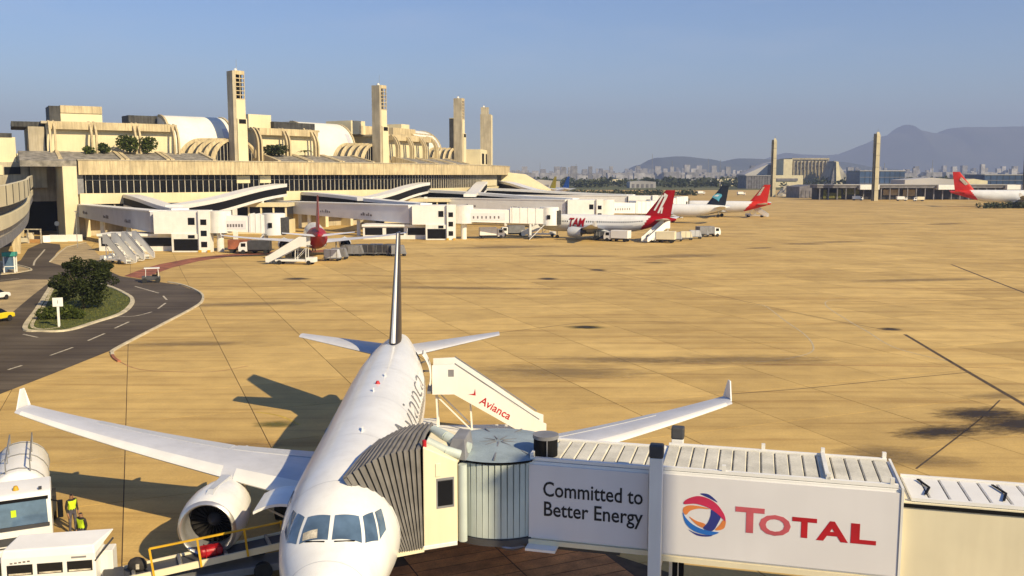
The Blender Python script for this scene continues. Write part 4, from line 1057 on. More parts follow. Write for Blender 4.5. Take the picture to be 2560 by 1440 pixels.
tc = bb('tunnel', xB1 - .2, xB1 + 11, .02, 2.45, 3.08, 5.52, 'cream_panel', bevel=.02)
bb('gasket', xB1, xB1 + 11, -.02, .018, 5.36, 5.47, 'black', tc); bb('gasket', xB1, xB1 + 11, -.02, .018, 3.06, 3.14, 'black', tc)
bb('sill', -.02, xA1 + .1, -.08, .1, zA0 - .16, zA0 - .002, 'cream_panel', ta); bb('sill', xA1, xB1, -.2, .1, zB0 - .17, zB0 - .002, 'cream_panel', tb)
bb('end_frame', xB1 - .02, xB1 + .05, -.2, 2.8, zB0 - .1, zB1 + .06, 'white_paint', tb)
# roof decks: pressed panels with gaps, edge rails, brackets
def roof(x0, x1, y0, y1, z, parent, step=.42, mat='roof_metal'):
    n = int((x1 - x0) / step); step = (x1 - x0) / n
    bb('roof_deck', x0, x1, y0, y1, z + .002, z + .02, 'dark_grey', parent)
    pm = MB().hexa([(0, y0 + .16, 0), (step - .035, y0 + .16, 0), (step - .035, y1 - .16, 0), (0, y1 - .16, 0), (.03, y0 + .16, .05), (step - .065, y0 + .16, .05), (step - .065, y1 - .16, .05), (.03, y1 - .16, .05)]).mesh('roof_panel', mat)
    for k in range(n): link('roof_panel', pm, parent, loc=(x0 + k * step, 0, z + .022))
    for y in (y0, y1 - .13): bb('roof_rail', x0, x1, y, y + .13, z + .003, z + .12, 'white_clean', parent)
roof(.1, xA1 + .2, .02, 2.5, zA1, ta, mat='roof_metal'); roof(xA1 + .3, xB1 - .1, -.1, 2.66, zB1, tb); roof(xB1 + .3, xB1 + 11, .06, 2.4, 5.52, tc, .55, 'white_clean')
bb('roof_brace', .05, .14, -.02, 2.5, zA1 + .05, zA1 + .26, 'white_clean', ta)
for x, y in ((6.2, -.1), (9.3, -.1), (11.1, -.1), (9.3, 2.6), (7.4, 2.6), (11.2, 2.6)):
    bb('bracket', x, x + .12, y, y + .14, zB1 + .12, zB1 + .30, 'white_paint', tb)
bb('roof_brace', 9.28, 9.40, -.1, 2.66, zB1 + .12, zB1 + .2, 'white_paint', tb)
for x in (xB1 + .75, xB1 + 2.9):
    MB().bar((x, .5, 5.64), (x + .22, 1.2, 5.64), .07, .03).build('chevron_stroke', 'black', tc); MB().bar((x + .22, 1.2, 5.64), (x, 1.95, 5.64), .07, .03).build('chevron_stroke', 'black', tc)
# lifting columns with dark caps
for (px, py, zt) in ((on_side(1639, 1270, -.45).x, -.45, 6.45), (on_side(1694, 1120, 3.0).x, 3.0, 6.12)):
    bb('lift_column', px - .20, px + .20, py - .17, py + .17, 0, zt, 'white_clean', bevel=.02)
    bb('column_cap', px - .22, px + .22, py - .19, py + .19, zt, zt + .42, 'dark_grey', bevel=.05)
bb('lift_crossbeam', on_side(1639, 1270, -.45).x - .18, on_side(1639, 1270, -.45).x + .18, -.3, 3.0, 2.75, 3.05, 'white_paint')
for s_ in (.4, .8): bb('jack_post', on_side(1665 + 40 * s_, 1420, .6).x, on_side(1665 + 40 * s_, 1420, .6).x + .16, .5, .66, .5, 3.1, 'black')
xb = on_side(1639, 1270, -.45).x
bb('bogie', xb - .4, xb + .4, -.6, 3.2, .5, .95, 'mid_grey')
for s_ in (.1, 2.5): MB().cyl((xb, s_ - .22, .55), (xb, s_ + .22, .55), .55, n=18).build('wheel', 'tyre', br, smooth=40)
# lettering on the two adverts
def sidept(u, v, y): return on_side(u, v, y)
def put_text(body, u0, u1, vc0, vc1, y, hpx, mat, bold, parent=br):
    a, b = sidept(u0, vc0, y), sidept(u1, vc1, y); wd = (b - a).length; mid = (a + b) / 2
    Yw = (BO + bx * mid.x + by * y).y; hh = hpx * Yw / FPX
    me = text_mesh(body, 1.0, bold=bold, extrude=.003)
    xs = [v.co.x for v in me.vertices]; ys = [v.co.y for v in me.vertices]
    sx = wd / (max(xs) - min(xs)); sy = hh / (max(ys) - min(ys)); cx = (max(xs) + min(xs)) / 2; cy = (max(ys) + min(ys)) / 2
    for v in me.vertices:
        X, Yy, Z = v.co; v.co = (mid.x + (X - cx) * sx, y - .004 - Z, mid.z + (Yy - cy) * sy)
    me.materials.clear(); me.materials.append(MAT[mat]); me.flip_normals()
    return link('lettering', me, parent)
put_text('Committed to', 1358, 1607, 1224, 1241, -.052, 41, 'print_black', .012)
put_text('Better Energy', 1360, 1607, 1280, 1297, -.052, 52, 'print_black', .012)
put_text('T', 1838, 1911, 1298, 1303, -.172, 68, 'print_pink', .03)
put_text('O', 1898, 1977, 1312, 1315, -.172, 56, 'print_pink', .03)
for ch, u0, u1, v0 in (('T', 1980, 2042, 1318), ('A', 2041, 2121, 1327), ('L', 2127, 2191, 1334)): put_text(ch, u0, u1, v0, v0 + 3, -.172, 54, 'print_red', .035)
lg = sidept(1760, 1287, -.172); lr = .69
def band(pts, mat, dz):
    q = [((x - 2350) / 205, (878 - y) / 205) for x, y in pts]
    q = smooth_path([Vector((a, b, 0)) for a, b in q], 4, True)
    mb = MB(); mb.prism([(lg.x + p.x * lr * 1.0, -.172 - dz, lg.z + p.y * lr) for p in q], (0, -.004, 0)).build('logo_band', mat, br)
band([(2165, 790), (2185, 745), (2280, 703), (2370, 712), (2460, 760), (2530, 850), (2548, 920), (2525, 905), (2480, 862), (2420, 822), (2360, 795), (2270, 778)], 'print_crimson', .006)
band([(2310, 678), (2390, 678), (2470, 745), (2400, 715)], 'print_navy', .002)
band([(2158, 868), (2165, 822), (2225, 797), (2330, 800), (2395, 818), (2300, 822), (2225, 850), (2188, 892)], 'print_orange', .002)
band([(2550, 925), (2538, 985), (2500, 1010), (2455, 1012), (2495, 960), (2522, 915)], 'print_orange', .002)
band([(2215, 908), (2280, 942), (2362, 965), (2350, 1003), (2280, 975)], 'print_orange', .002)
band([(2420, 822), (2500, 872), (2480, 945), (2430, 1026), (2345, 1008), (2385, 950), (2410, 880)], 'print_navy', .003)
band([(2155, 872), (2185, 922), (2250, 980), (2340, 1018), (2430, 1030), (2490, 1036), (2420, 1068), (2320, 1060), (2240, 1030), (2180, 968)], 'print_blue', .005)
band([(2212, 1035), (2270, 1058), (2350, 1072), (2435, 1070), (2380, 1086), (2290, 1082)], 'print_navy', .002)
# slatted rotating drum behind the cab
dc = loc_((-.45, 31.35, 0)); RD = 1.92
a0 = math.atan2(loc_((-1.52, 29.75, 0)).y - dc.y, loc_((-1.52, 29.75, 0)).x - dc.x); a1 = math.atan2(.05 - dc.y, .12 - dc.x)
MB().cyl((dc.x, dc.y, 3.25), (dc.x, dc.y, 5.84), RD - .05, n=40).build('drum_core', 'mid_grey', br, smooth=40)
ns = 26; sm_ = None
for k in range(ns):
    a = R_(-175) + (R_(-20) - R_(-175)) * k / (ns - 1); da = (R_(155)) / (ns - 1)
    if sm_ is None:
        w_ = da * RD * .46
        sm_ = MB().hexa([(RD - .06, -w_, 3.3), (RD + .0, -w_, 3.3), (RD + .0, w_, 3.3), (RD - .06, w_, 3.3), (RD - .06, -w_, 5.8), (RD + .02, -w_ * .8, 5.8), (RD + .02, w_ * .8, 5.8), (RD - .06, w_, 5.8)]).mesh('drum_slat', 'teal_wall')
    link('drum_slat', sm_, br, loc=(dc.x, dc.y, 0), rot=(0, 0, a))
MB().cyl((dc.x, dc.y, 3.05), (dc.x, dc.y, 3.26), RD + .06, n=40).build('drum_floor_ring', 'dark_grey', br, smooth=40)
MB().cyl((dc.x, dc.y, 5.84), (dc.x, dc.y, 5.93), RD + .08, n=40).build('drum_gasket', 'black', br, smooth=40)
MB().cyl((dc.x, dc.y, 5.93), (dc.x, dc.y, 6.06), RD + .16, RD * .55, n=40).build('drum_roof', 'roof_teal', br, smooth=20)
for k in range(9): MB().bar((dc.x + .15 * math.cos(k * .7), dc.y + .15 * math.sin(k * .7), 6.07), (dc.x + 1.95 * math.cos(k * .7), dc.y + 1.95 * math.sin(k * .7), 5.985), .05, .03).build('roof_seam', 'mid_grey', br)
p = loc_((-1.62, 29.55, 0)); MB().cyl((p.x, p.y, 3.2), (p.x, p.y, 5.8), .15, n=12).build('guide_pipe', 'teal_wall', br, smooth=40)
p = loc_((-1.78, 29.62, 0)); MB().box(p.x - .09, p.x + .05, p.y - .1, p.y + .25, 3.15, 5.85).build('door_seal', 'black', br)
# cab
W = lambda x, y, z: loc_((x, y, z))
fl_, fr_, br_, bl_ = (-2.86, 28.98), (-1.80, 29.42), (-1.2, 32.3), (-2.75, 31.75)
cab = MB().hexa([W(*fl_, 3.18), W(*fr_, 3.18), W(*br_, 3.18), W(*bl_, 3.18), W(*fl_, 6.55), W(*fr_, 5.95), W(*br_, 5.95), W(*bl_, 6.45)]).build('cab', 'cream_panel', br, bevel=.04)
def on_cab(s_, z, o=.012):
    p = Vector((fl_[0] + (fr_[0] - fl_[0]) * s_, fl_[1] + (fr_[1] - fl_[1]) * s_, z)); n = Vector((fr_[1] - fl_[1], -(fr_[0] - fl_[0]), 0)).normalized(); return loc_(p + n * o)
def cab_plate(nm, s0, s1, z0, z1, mat, o=.014):
    MB().loft([[on_cab(s0, z0, -.02), on_cab(s1, z0, -.02), on_cab(s1, z1, -.02), on_cab(s0, z1, -.02)], [on_cab(s0, z0, o), on_cab(s1, z0, o), on_cab(s1, z1, o), on_cab(s0, z1, o)]]).build(nm, mat, cab, bevel=.02)
cab_plate('cab_window', .42, .88, 4.50, 5.36, 'glass_dark', .02); cab_plate('window_rim', .38, .92, 4.42, 5.44, 'mid_grey', .008)
cab_plate('hand_hole', .36, .52, 5.5, 5.95, 'cream_panel', .03); cab_plate('cab_foot', -.02, 1.0, 3.1, 3.24, 'white_paint', .03)
MB().loft([[W(-2.2, 29.9, 5.9), W(-1.5, 29.55, 5.9), W(-1.3, 30.9, 5.9), W(-1.9, 31.1, 5.9)], [W(-2.0, 30.1, 6.5), W(-1.55, 30.0, 6.5), W(-1.4, 30.9, 6.6), W(-1.8, 31.0, 6.6)]]).build('vent_hood', 'mid_grey', br, bevel=.03)
MB().tube([W(-2.7, 31.2, 6.45), W(-2.2, 30.6, 6.40), W(-1.7, 30.2, 6.22), W(-1.4, 30.1, 6.15)], .20, 10).build('air_duct', 'teal_wall', br, smooth=50)
MB().tube([W(-2.8, 29.6, 6.55), W(-2.2, 29.6, 6.25), W(-1.7, 29.65, 6.08)], .16, 10).build('air_duct', 'teal_wall', br, smooth=50)
p = W(-2.82, 29.15, 6.5); MB().cyl(p, p + Vector((0, 0, .22)), .07, n=10).build('warning_light', 'print_red', br, smooth=50)
p = loc_((1.12, 30.15, 5.9)); MB().cyl(p, p + Vector((0, 0, .62)), .40, n=24).build('vent_drum', 'black', br, smooth=40)
MB().cyl(p + Vector((0, 0, .62)), p + Vector((0, 0, .74)), .43, n=24).build('vent_lid', 'mid_grey', br, smooth=40)
MB().box(p.x + .12, p.x + .16, p.y - .43, p.y - .40, p.z, p.z + .64).build('vent_strap', 'mid_grey', br)
# folding hood between cab and fuselage: each pleat a piece of its own
F0 = [Vector(q) for q in [(-2.88, 28.97, 3.22), (-2.95, 29.05, 6.42), (-2.75, 31.7, 6.55), (-2.75, 31.7, 3.22)]]
F1 = [Vector(q) for q in [(-3.72, 28.45, 3.32), (-5.20, 28.15, 5.78), (-4.55, 31.5, 6.02), (-3.68, 31.6, 3.32)]]
NF = 12
def hframe(t, g):
    pts = [a.lerp(b, t) for a, b in zip(F0, F1)]
    pts[1] = F0[1].lerp(F1[1], t) + Vector((0, 0, .22 * math.sin(math.pi * t))); pts[2] = F0[2].lerp(F1[2], t) + Vector((0, 0, .16 * math.sin(math.pi * t)))
    nb, nk, fk, fb = pts; c_ = (nb + nk + fk + fb) / 4
    out = []
    for q in (nb, nb.lerp(nk, .5), nk, nk.lerp(fk, .5) + Vector((0, 0, .10)), fk, fk.lerp(fb, .5), fb): out.append(loc_(q + (q - c_).normalized() * g))
    return out
for k in range(NF):
    t0, t1, t2 = k / NF, (k + .62) / NF, (k + 1) / NF
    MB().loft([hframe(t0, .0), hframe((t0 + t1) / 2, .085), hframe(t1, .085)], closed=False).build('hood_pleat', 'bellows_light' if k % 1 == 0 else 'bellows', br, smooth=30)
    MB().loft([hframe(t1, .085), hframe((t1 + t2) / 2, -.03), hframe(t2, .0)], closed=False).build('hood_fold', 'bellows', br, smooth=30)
mb = MB(); e_ = hframe(1.0, .03)
for a, b in zip(e_[:-1], e_[1:]): mb.bar(a, b, .12, .10)
mb.build('hood_cushion', 'bellows_light', br)
MB().hexa([W(-3.75, 28.5, 3.05), W(-2.85, 28.95, 3.05), W(-2.75, 31.7, 3.05), W(-3.65, 31.6, 3.05), W(-3.75, 28.5, 3.2), W(-2.85, 28.95, 3.2), W(-2.75, 31.7, 3.2), W(-3.65, 31.6, 3.2)]).build('hood_floor', 'cream_panel', br)
# grey equipment tray under the drum, cable chain, walkway plate
bb('under_plate', .0, 1.0, -.5, .1, 2.98, 3.06, 'white_clean')
bb('under_beam', -2.6, 3.0, .3, 2.2, 2.8, 3.04, 'dark_grey')

# ============================================================ PASSENGER STAIRS
def stairs_truck(label, loc, rz, text=False, zt=3.35, grp='mobile passenger stairs', run=6.2, mat='white_clean'):
    t = thing('passenger_stairs', label, 'stairs', loc, rz, grp)
    w_ = .95
    for s_ in (-1, 1):
        y = s_ * w_
        po = [(-1.2, y, zt - .25), (0, y, zt - .25), (run * .93, y, .35), (run + .15, y, .35), (run + .15, y, 1.35), (run * .93, y, 1.55), (.1, y, zt + 1.45), (-1.2, y, zt + 1.40)]
        sp_ = MB().prism(po, (0, s_ * .06, 0)).build('side_panel', mat, t)
        MB().bar((.05, y + s_ * .03, zt + 1.49), (run * .95, y + s_ * .03, 1.60), .09, .05).build('handrail', 'mid_grey', sp_)
    B(-1.5, .05, -w_ + .02, w_ - .02, zt - .22, zt - .1).build('platform', 'mid_grey', t)
    n = 15
    st = B(-.17, .17, -w_ + .03, w_ - .03, -.05, .0).mesh('step', 'white_paint')
    for k in range(n): link('step', st, t, loc=(run * (k + .5) / n, 0, zt - .1 - (zt - .3) * (k + .5) / n))
    B(-2.0, run * .75, -.85, .85, .55, .85).build('chassis', mat, t)
    B(-2.4, -1.0, -.95, .95, .45, 1.25).build('engine_box', mat, t)
    for x in (-1.5, run * .62):
        for y in (-.9, .9): MB().cyl((x, y - .12, .38), (x, y + .12, .38), .38, n=14).build('wheel', 'tyre', t, smooth=40)
    for x in (-.9, 1.0):
        for y in (-.6, .6): MB().bar((x, y, .85), (x - .1, y, zt - .25 - max(0, x) * .5), .10).build('support_post', mat, t)
    MB().bar((1.0, -.6, .9), (-.9, -.6, zt - .5), .07).build('diagonal_brace', mat, t); MB().bar((1.0, .6, .9), (-.9, .6, zt - .5), .07).build('diagonal_brace', mat, t)
    if text:
        d = Vector((run, 0, -(zt - .35))).normalized(); u_ = Vector((-d.z, 0, d.x))
        lettering('Avianca', .62, 'print_red', t, Vector((run * .46, -w_ - .068, zt * .55 + .42)), d, u_, bold=.008)
        MB().prism([Vector((run * .16, -w_ - .07, zt * .87 + .18)), Vector((run * .24, -w_ - .07, zt * .82 + .28)), Vector((run * .235, -w_ - .07, zt * .82 + .65)), Vector((run * .22, -w_ - .07, zt * .82 + .38))], (0, -.006, 0)).build('swoosh_mark', 'print_red', t)
        B(-.32, .0, -w_ - .066, -w_ - .061, zt + .75, zt + 1.15).build('corner_plate', 'mid_grey', t)
    return t
dp = Vector((AX, AY, 0)) + Matrix.Rotation(AH, 3, 'Z') @ Vector((27.35, -3.35, 0))
stairs_truck('white passenger stairs with red lettering at the rear door of the big jet', (dp.x, dp.y, 0), AH - math.pi / 2, text=True, run=5.0)
# ============================================================ GROUND VEHICLES AND PEOPLE
def wheel(parent, x, y, r, wd=.25, mat='tyre'):
    o = MB().cyl((x, y - wd / 2, r), (x, y + wd / 2, r), r, n=18).build('wheel', mat, parent, smooth=40)
    MB().cyl((x, y - wd / 2 - .012, r), (x, y + wd / 2 + .012, r), r * .5, n=12).build('hub', 'steel', o, smooth=40)
# ---- fuel tanker truck: cab towards the camera-right, tank behind
tr = thing('tanker_truck', 'white fuel tanker truck with wide windscreen at the left edge', 'truck', (-19.55, 35.5, 0), R_(26))
cabm = MB().loft([[(-1.45, -1.15, .75), (1.20, -1.15, .75), (1.20, -.95, .75), (-1.45, -.95, .75)]] * 1) if False else None
def cab_shape(z0=.95, z1=2.95):
    prof = [(-.95, z0), (.0, z0), (0.02, z0)]
    return prof
# local: x across the truck's width, -y is its front
front = [(-1.15, .95), (-1.2, 1.75), (-1.02, 2.72), (-.80, 2.92), (-.55, 2.97), (.95, 2.98), (.95, .95)]
MB().prism([(-1.22, y, z) for y, z in front], (2.44, 0, 0)).build('cab', 'white_clean', tr, smooth=30, bevel=.05)
MB().loft([[(-1.08, -1.225, 1.80), (1.08, -1.225, 1.80), (1.08, -1.205, 1.80), (-1.08, -1.205, 1.80)], [(-1.05, -1.06, 2.68), (1.05, -1.06, 2.68), (1.05, -1.03, 2.68), (-1.05, -1.03, 2.68)]]).build('windscreen', 'glass_blue', tr)
B(-1.12, 1.12, -1.10, -1.02, 2.70, 2.80).build('sun_visor', 'black', tr)
B(-1.13, 1.13, -1.26, -1.21, 1.66, 1.79).build('wiper_cowl', 'dark_grey', tr)
MB().box(-.85, .85, -1.20, -1.16, 1.05, 1.35).build('grille', 'dark_grey', tr); B(-1.24, 1.24, -1.32, -1.1, .45, .92).build('bumper', 'white_paint', tr, bevel=.05)
for s_ in (-1, 1):
    B(s_ * .95 - .16, s_ * .95 + .16, -1.34, -1.31, .6, .8).build('headlamp', 'glass_blue', tr)
    B(s_ * 1.225 - .006, s_ * 1.225 + .006, -.75, .25, 1.75, 2.6).build('side_window', 'glass_dark', tr)
    mr = B(s_ * 1.52 - .10, s_ * 1.52 + .10, -1.10, -.98, 1.85, 2.55).build('mirror', 'black', tr, bevel=.03)
    MB().bar((s_ * 1.2, -1.0, 2.6), (s_ * 1.5, -1.04, 2.5), .05).build('mirror_arm', 'black', mr)
    wheel(tr, s_ * 1.0, .0, .5) if False else None
for x in (-1.05, 1.05):
    o = MB().cyl((x - .15, -.2, .5), (x + .15, -.2, .5), .5, n=18).build('wheel', 'tyre', tr, smooth=40)
    for y in (4.4, 5.6): MB().cyl((x - .25, y, .5), (x + .25, y, .5), .5, n=18).build('wheel', 'tyre', tr, smooth=40)
MB().cyl((.0, -.4, 2.98), (0, -.4, 3.14), .12, .07, n=12).build('beacon', 'yellow_rail', tr, smooth=50)
for x in (-.9, .85): B(x - .06, x + .06, -.7, -.55, 2.98, 3.06).build('roof_lamp', 'dark_grey', tr)
B(-.55, .55, .98, 7.2, .75, 1.0).build('chassis', 'dark_grey', tr)
MB().loft([[(1.1 * math.cos(a) * s_, y, 2.05 + 1.0 * math.sin(a) * s_) for a in [k * math.pi / 10 for k in range(20)]] for y, s_ in ((1.7, .75), (1.85, .95), (2.05, 1), (6.8, 1), (7.0, .95), (7.15, .75))]).build('tank', 'white_clean', tr, smooth=50)
for y in (2.3, 4.5, 6.5): MB().loft([[(1.13 * math.cos(a), yy, 2.05 + 1.03 * math.sin(a)) for a in [k * math.pi / 10 for k in range(20)]] for yy in (y, y + .08)]).build('tank_band', 'steel', tr, smooth=50)
for x in (-.45, .45):
    MB().bar((x, 2.1, 3.45), (x, 6.6, 3.45), .05).build('walkway_rail', 'steel', tr)
    for y in (2.1, 3.6, 5.1, 6.6): MB().bar((x, y, 2.95), (x, y, 3.45), .05).build('rail_post', 'steel', tr)
B(-.9, .9, 1.02, 1.5, 1.0, 2.2).build('hose_locker', 'dark_grey', tr)
B(.25, .55, -1.16, -1.14, 1.95, 2.1).build('paper_note', 'line_white', tr); B(-.18, .0, -1.19, -1.16, 2.15, 2.42).build('sticker', 'hi_vis', tr)
# ---- white service van / ground power unit nearest the camera
gp = thing('service_vehicle', 'boxy white service vehicle with a row of side windows in the bottom left corner', 'van', (-16.2, 31.9, 0), R_(11))
MB().loft([[(-1.75, -.55, .45), (1.35, -.55, .45), (1.35, .75, .45), (-1.75, .75, .45)], [(-1.75, -.55, 1.9), (1.35, -.55, 1.9), (1.35, .75, 1.9), (-1.75, .75, 1.9)],
           [(-1.70, -.48, 2.18), (1.28, -.48, 2.18), (1.75, .78, 2.28), (-1.5, .78, 2.28)]]).build('body', 'white_clean', gp, bevel=.05)
B(1.34, 1.78, .1, .76, .45, 1.7).build('rear_corner', 'white_paint', gp, bevel=.03)
for k in range(3):
    w0 = B(-1.55 + k * .98, -.72 + k * .98, -.572, -.545, 1.28, 1.66).build('side_window', 'glass_dark', gp); B(-1.50 + k * .98, -.77 + k * .98, -.58, -.571, 1.30, 1.36).build('window_ledge', 'line_white', w0)
B(.55, 1.05, -.556, -.552, 1.76, 1.83).build('vent_slot', 'mid_grey', gp)
for k in range(5): B(-1.45 + k * .14, -1.36 + k * .14, -.558, -.552, 1.70 + .01 * k, 1.75 + .012 * k).build('print_mark', 'print_grey', gp)
MB().bar((1.33, -.55, 1.62), (1.72, .55, 2.0), .05).build('roof_strut', 'dark_grey', gp)
for x in (-1.2, .9):
    for y in (-.5, .7): MB().cyl((x, y - .12, .36), (x, y + .12, .36), .36, n=16).build('wheel', 'tyre', gp, smooth=40)
# ---- belt loader with yellow rail at the forward hold
bl = thing('belt_loader', 'baggage belt loader with yellow handrail in front of the engine', 'loader', (-11.1, 33.5, 0), math.atan2(34.66 - 32.72, -8.97 + 13.25))
B(-3.4, 3.0, -.55, .55, .25, .55).build('chassis', 'mid_grey', bl, bevel=.03)
MB().hexa([(-3.2, -.5, .72), (3.1, -.5, 1.15), (3.1, .5, 1.15), (-3.2, .5, .72), (-3.2, -.5, .86), (3.1, -.5, 1.29), (3.1, .5, 1.29), (-3.2, .5, .86)]).build('belt', 'dark_grey', bl)
for y in (-.56, .5): MB().hexa([(-3.25, y, .70), (3.15, y, 1.13), (3.15, y + .07, 1.13), (-3.25, y + .07, .70), (-3.25, y, .95), (3.15, y, 1.38), (3.15, y + .07, 1.38), (-3.25, y + .07, .95)]).build('belt_frame', 'cream_panel', bl)
yr = -.62; z0 = lambda x: .80 + (x + 3.2) * .068
MB().bar((-2.35, yr, z0(-2.35) + 1.05), (3.0, yr, z0(3.0) + .98), .065).build('handrail', 'yellow_rail', bl)
for x in (-2.35, -.72, .95, 2.3): MB().bar((x, yr, z0(x) + 1.05), (x + .12, yr, z0(x) - .05), .075).build('rail_post', 'yellow_rail', bl)
for x in (-2.6, 1.6):
    for y in (-.6, .6): MB().cyl((x, y - .13, .34), (x, y + .13, .34), .34, n=16).build('wheel', 'tyre', bl, smooth=40)
MB().box(-3.9, -3.2, -.5, .5, .3, 1.0).build('driver_box', 'dark_grey', bl, bevel=.06)
for k in range(4): MB().cyl((-2.9 + k * 1.6, -.5, .95 + k * .11), (-2.9 + k * 1.6, .5, .95 + k * .11), .07, n=10).build('roller', 'steel', bl, smooth=40)
p = bl.matrix_world
def on_loader(x, y, z):
    a = bl.rotation_euler.z; return Vector((bl.location.x + x * math.cos(a) - y * math.sin(a), bl.location.y + x * math.sin(a) + y * math.cos(a), z))
bg_ = thing('suitcase', 'bright red wrapped suitcase lying on the baggage belt', 'suitcase', on_loader(-.2, 0, 1.08), bl.rotation_euler.z + .05)
MB().box(-.42, .42, -.27, .27, .0, .34).build('case', 'red_bag', bg_, bevel=.10)
for x in (-.2, .18): MB().box(x - .02, x + .02, -.28, .28, -.01, .35).build('strap', 'tam_red', bg_, bevel=.01)
MB().cyl((.41, 0, .12), (.52, .02, .12), .05, n=8).build('handle', 'line_white', bg_)
sk = thing('bag', 'rounded black bag with a white tag at the end of the baggage belt', 'bag', on_loader(-2.75, .1, .92))
MB().loft([[(.36 * s_ * math.cos(k * .5236), .26 * s_ * math.sin(k * .5236), z) for k in range(12)] for z, s_ in ((0, .8), (.08, 1), (.25, .95), (.38, .7), (.45, .3))]).build('sack', 'jacket_dark', sk, smooth=60)
MB().box(.05, .16, -.27, -.22, .12, .30).build('tag', 'line_white', sk)
# ---- people
def person(label, loc, rz, pose='stand', h=1.76, vest=True):
    me = bpy.data.meshes.new('person'); s_ = h / 1.76
    V = [(0, 0, .95), (0, .0, 1.15), (0, .01, 1.38), (0, .0, 1.50), (0, -.01, 1.58), (0, -.02, 1.68),                                   # 0-5 spine, neck, head
         (-.10, 0, .90), (-.12, -.01, .50), (-.12, .02, .09), (-.12, -.13, .04), (.10, 0, .90), (.12, -.03, .50), (.13, .0, .09), (.13, -.15, .04),  # 6-13 legs
         (-.19, 0, 1.42), (-.25, .03, 1.15), (-.24, -.06, .90), (-.235, -.09, .80), (.19, 0, 1.42), (.25, .03, 1.15), (.24, -.06, .90), (.235, -.09, .80)]  # 14-21 arms
    if pose == 'lean':
        V = [(x, y - max(0, z - .95) * .55, z - max(0, z - .95) * .12) for x, y, z in V]
        V[15] = (-.24, -.28, 1.12); V[16] = (-.20, -.48, 1.05); V[17] = (-.19, -.57, 1.03); V[19] = (.24, -.28, 1.12); V[20] = (.2, -.48, 1.05); V[21] = (.19, -.57, 1.03)
    E_ = [(0, 1), (1, 2), (2, 3), (3, 4), (4, 5), (0, 6), (6, 7), (7, 8), (8, 9), (0, 10), (10, 11), (11, 12), (12, 13), (2, 14), (14, 15), (15, 16), (16, 17), (2, 18), (18, 19), (19, 20), (20, 21)]
    RR = [(.16, .12), (.155, .115), (.17, .115), (.06, .06), (.078, .088), (.070, .082), (.09, .09), (.065, .07), (.05, .055), (.042, .04), (.09, .09), (.065, .07), (.05, .055), (.042, .04),
          (.062, .065), (.05, .05), (.038, .038), (.032, .036), (.062, .065), (.05, .05), (.038, .038), (.032, .036)]
    # fingers: five short chains per hand rooted in the palm
    for hand, sx in ((17, -1), (21, 1)):
        hx, hy, hz = V[hand]
        for q, (dx, dy, ln) in enumerate(((.0, -.03, .085), (.0, -.012, .095), (.0, .008, .09), (.0, .026, .07), (-.03 * sx, -.035, .055))):
            i0 = len(V); V.append((hx + dx * .6, hy + dy, hz - .03)); V.append((hx + dx, hy + dy - .012, hz - .03 - ln)); RR.extend([(.011, .011), (.008, .008)]); E_.extend([(hand, i0), (i0, i0 + 1)])
    me.from_pydata([(x * s_, y * s_, z * s_) for x, y, z in V], E_, [])
    o = bpy.data.objects.new('person', me); col.objects.link(o)
    sk_ = o.modifiers.new('skin', 'SKIN'); o.modifiers.new('sub', 'SUBSURF').levels = 2; o.modifiers['sub'].render_levels = 2
    for i, (a, b) in enumerate(RR): me.skin_vertices[0].data[i].radius = (a * s_, b * s_)
    me.skin_vertices[0].data[0].use_root = True
    dg = bpy.context.evaluated_depsgraph_get(); bm_ = bpy.data.meshes.new_from_object(o.evaluated_get(dg)); bpy.data.objects.remove(o)
    r = thing('person', label, 'person', loc, rz)
    for m_ in ('skin', 'hair', 'jacket_dark', 'hi_vis', 'trousers', 'black'): bm_.materials.append(MAT[m_])
    off = Vector((0, 0, 0))
    hc = Vector(V[4]) * s_
    for p_ in bm_.polygons:
        c = p_.center / s_; z = c.z
        d = (p_.center - hc)
        lean = pose == 'lean'
        if z > 1.50 * (.93 if lean else 1): k = 1 if (d.z > .05 or d.y > .03) else 0
        elif z > 1.02 and abs(c.x) < .19: k = 3 if (vest and 1.05 < z < 1.42) else 2
        elif z > .93 and abs(c.x) >= .19 and z > .95: k = 2
        elif z < .10: k = 5
        elif abs(c.x) > .19 and z < .93: k = 0
        else: k = 4
        p_.material_index = k
    bm_.name = 'body'; link('body', bm_, r); bm_.shade_smooth()
    # face: nose, eyes, mouth, ears
    hx, hy, hz = (Vector(V[4]).lerp(Vector(V[5]), .35)) * s_
    MB().loft([[(hx - .012, hy - .085, hz + .02), (hx + .012, hy - .085, hz + .02), (hx, hy - .09, hz + .03)], [(hx - .02, hy - .09, hz - .03), (hx + .02, hy - .09, hz - .03), (hx, hy - .118, hz - .02)]]).build('nose', 'skin', r, smooth=60)
    for sg in (-1, 1):
        MB().cyl((hx + sg * .032, hy - .094, hz + .025), (hx + sg * .032, hy - .084, hz + .025), .011, n=8).build('eye', 'black', r)
        MB().cyl((hx + sg * .072, hy, hz), (hx + sg * .09, hy + .01, hz), .03, .02, n=8).build('ear', 'skin', r)
    MB().box(hx - .025, hx + .025, hy - .093, hy - .085, hz - .058, hz - .048).build('mouth', 'tam_red', r)
    return r
pp = gnd(183, 1331)
person('standing worker in dark jacket with yellow vest beside the tanker cab', (pp.x, pp.y, 0), R_(60), 'stand', 1.78)
person('worker in yellow-green vest partly hidden behind the white service vehicle', (-17.42, 36.25, 0), R_(-25), 'stand', 1.74)
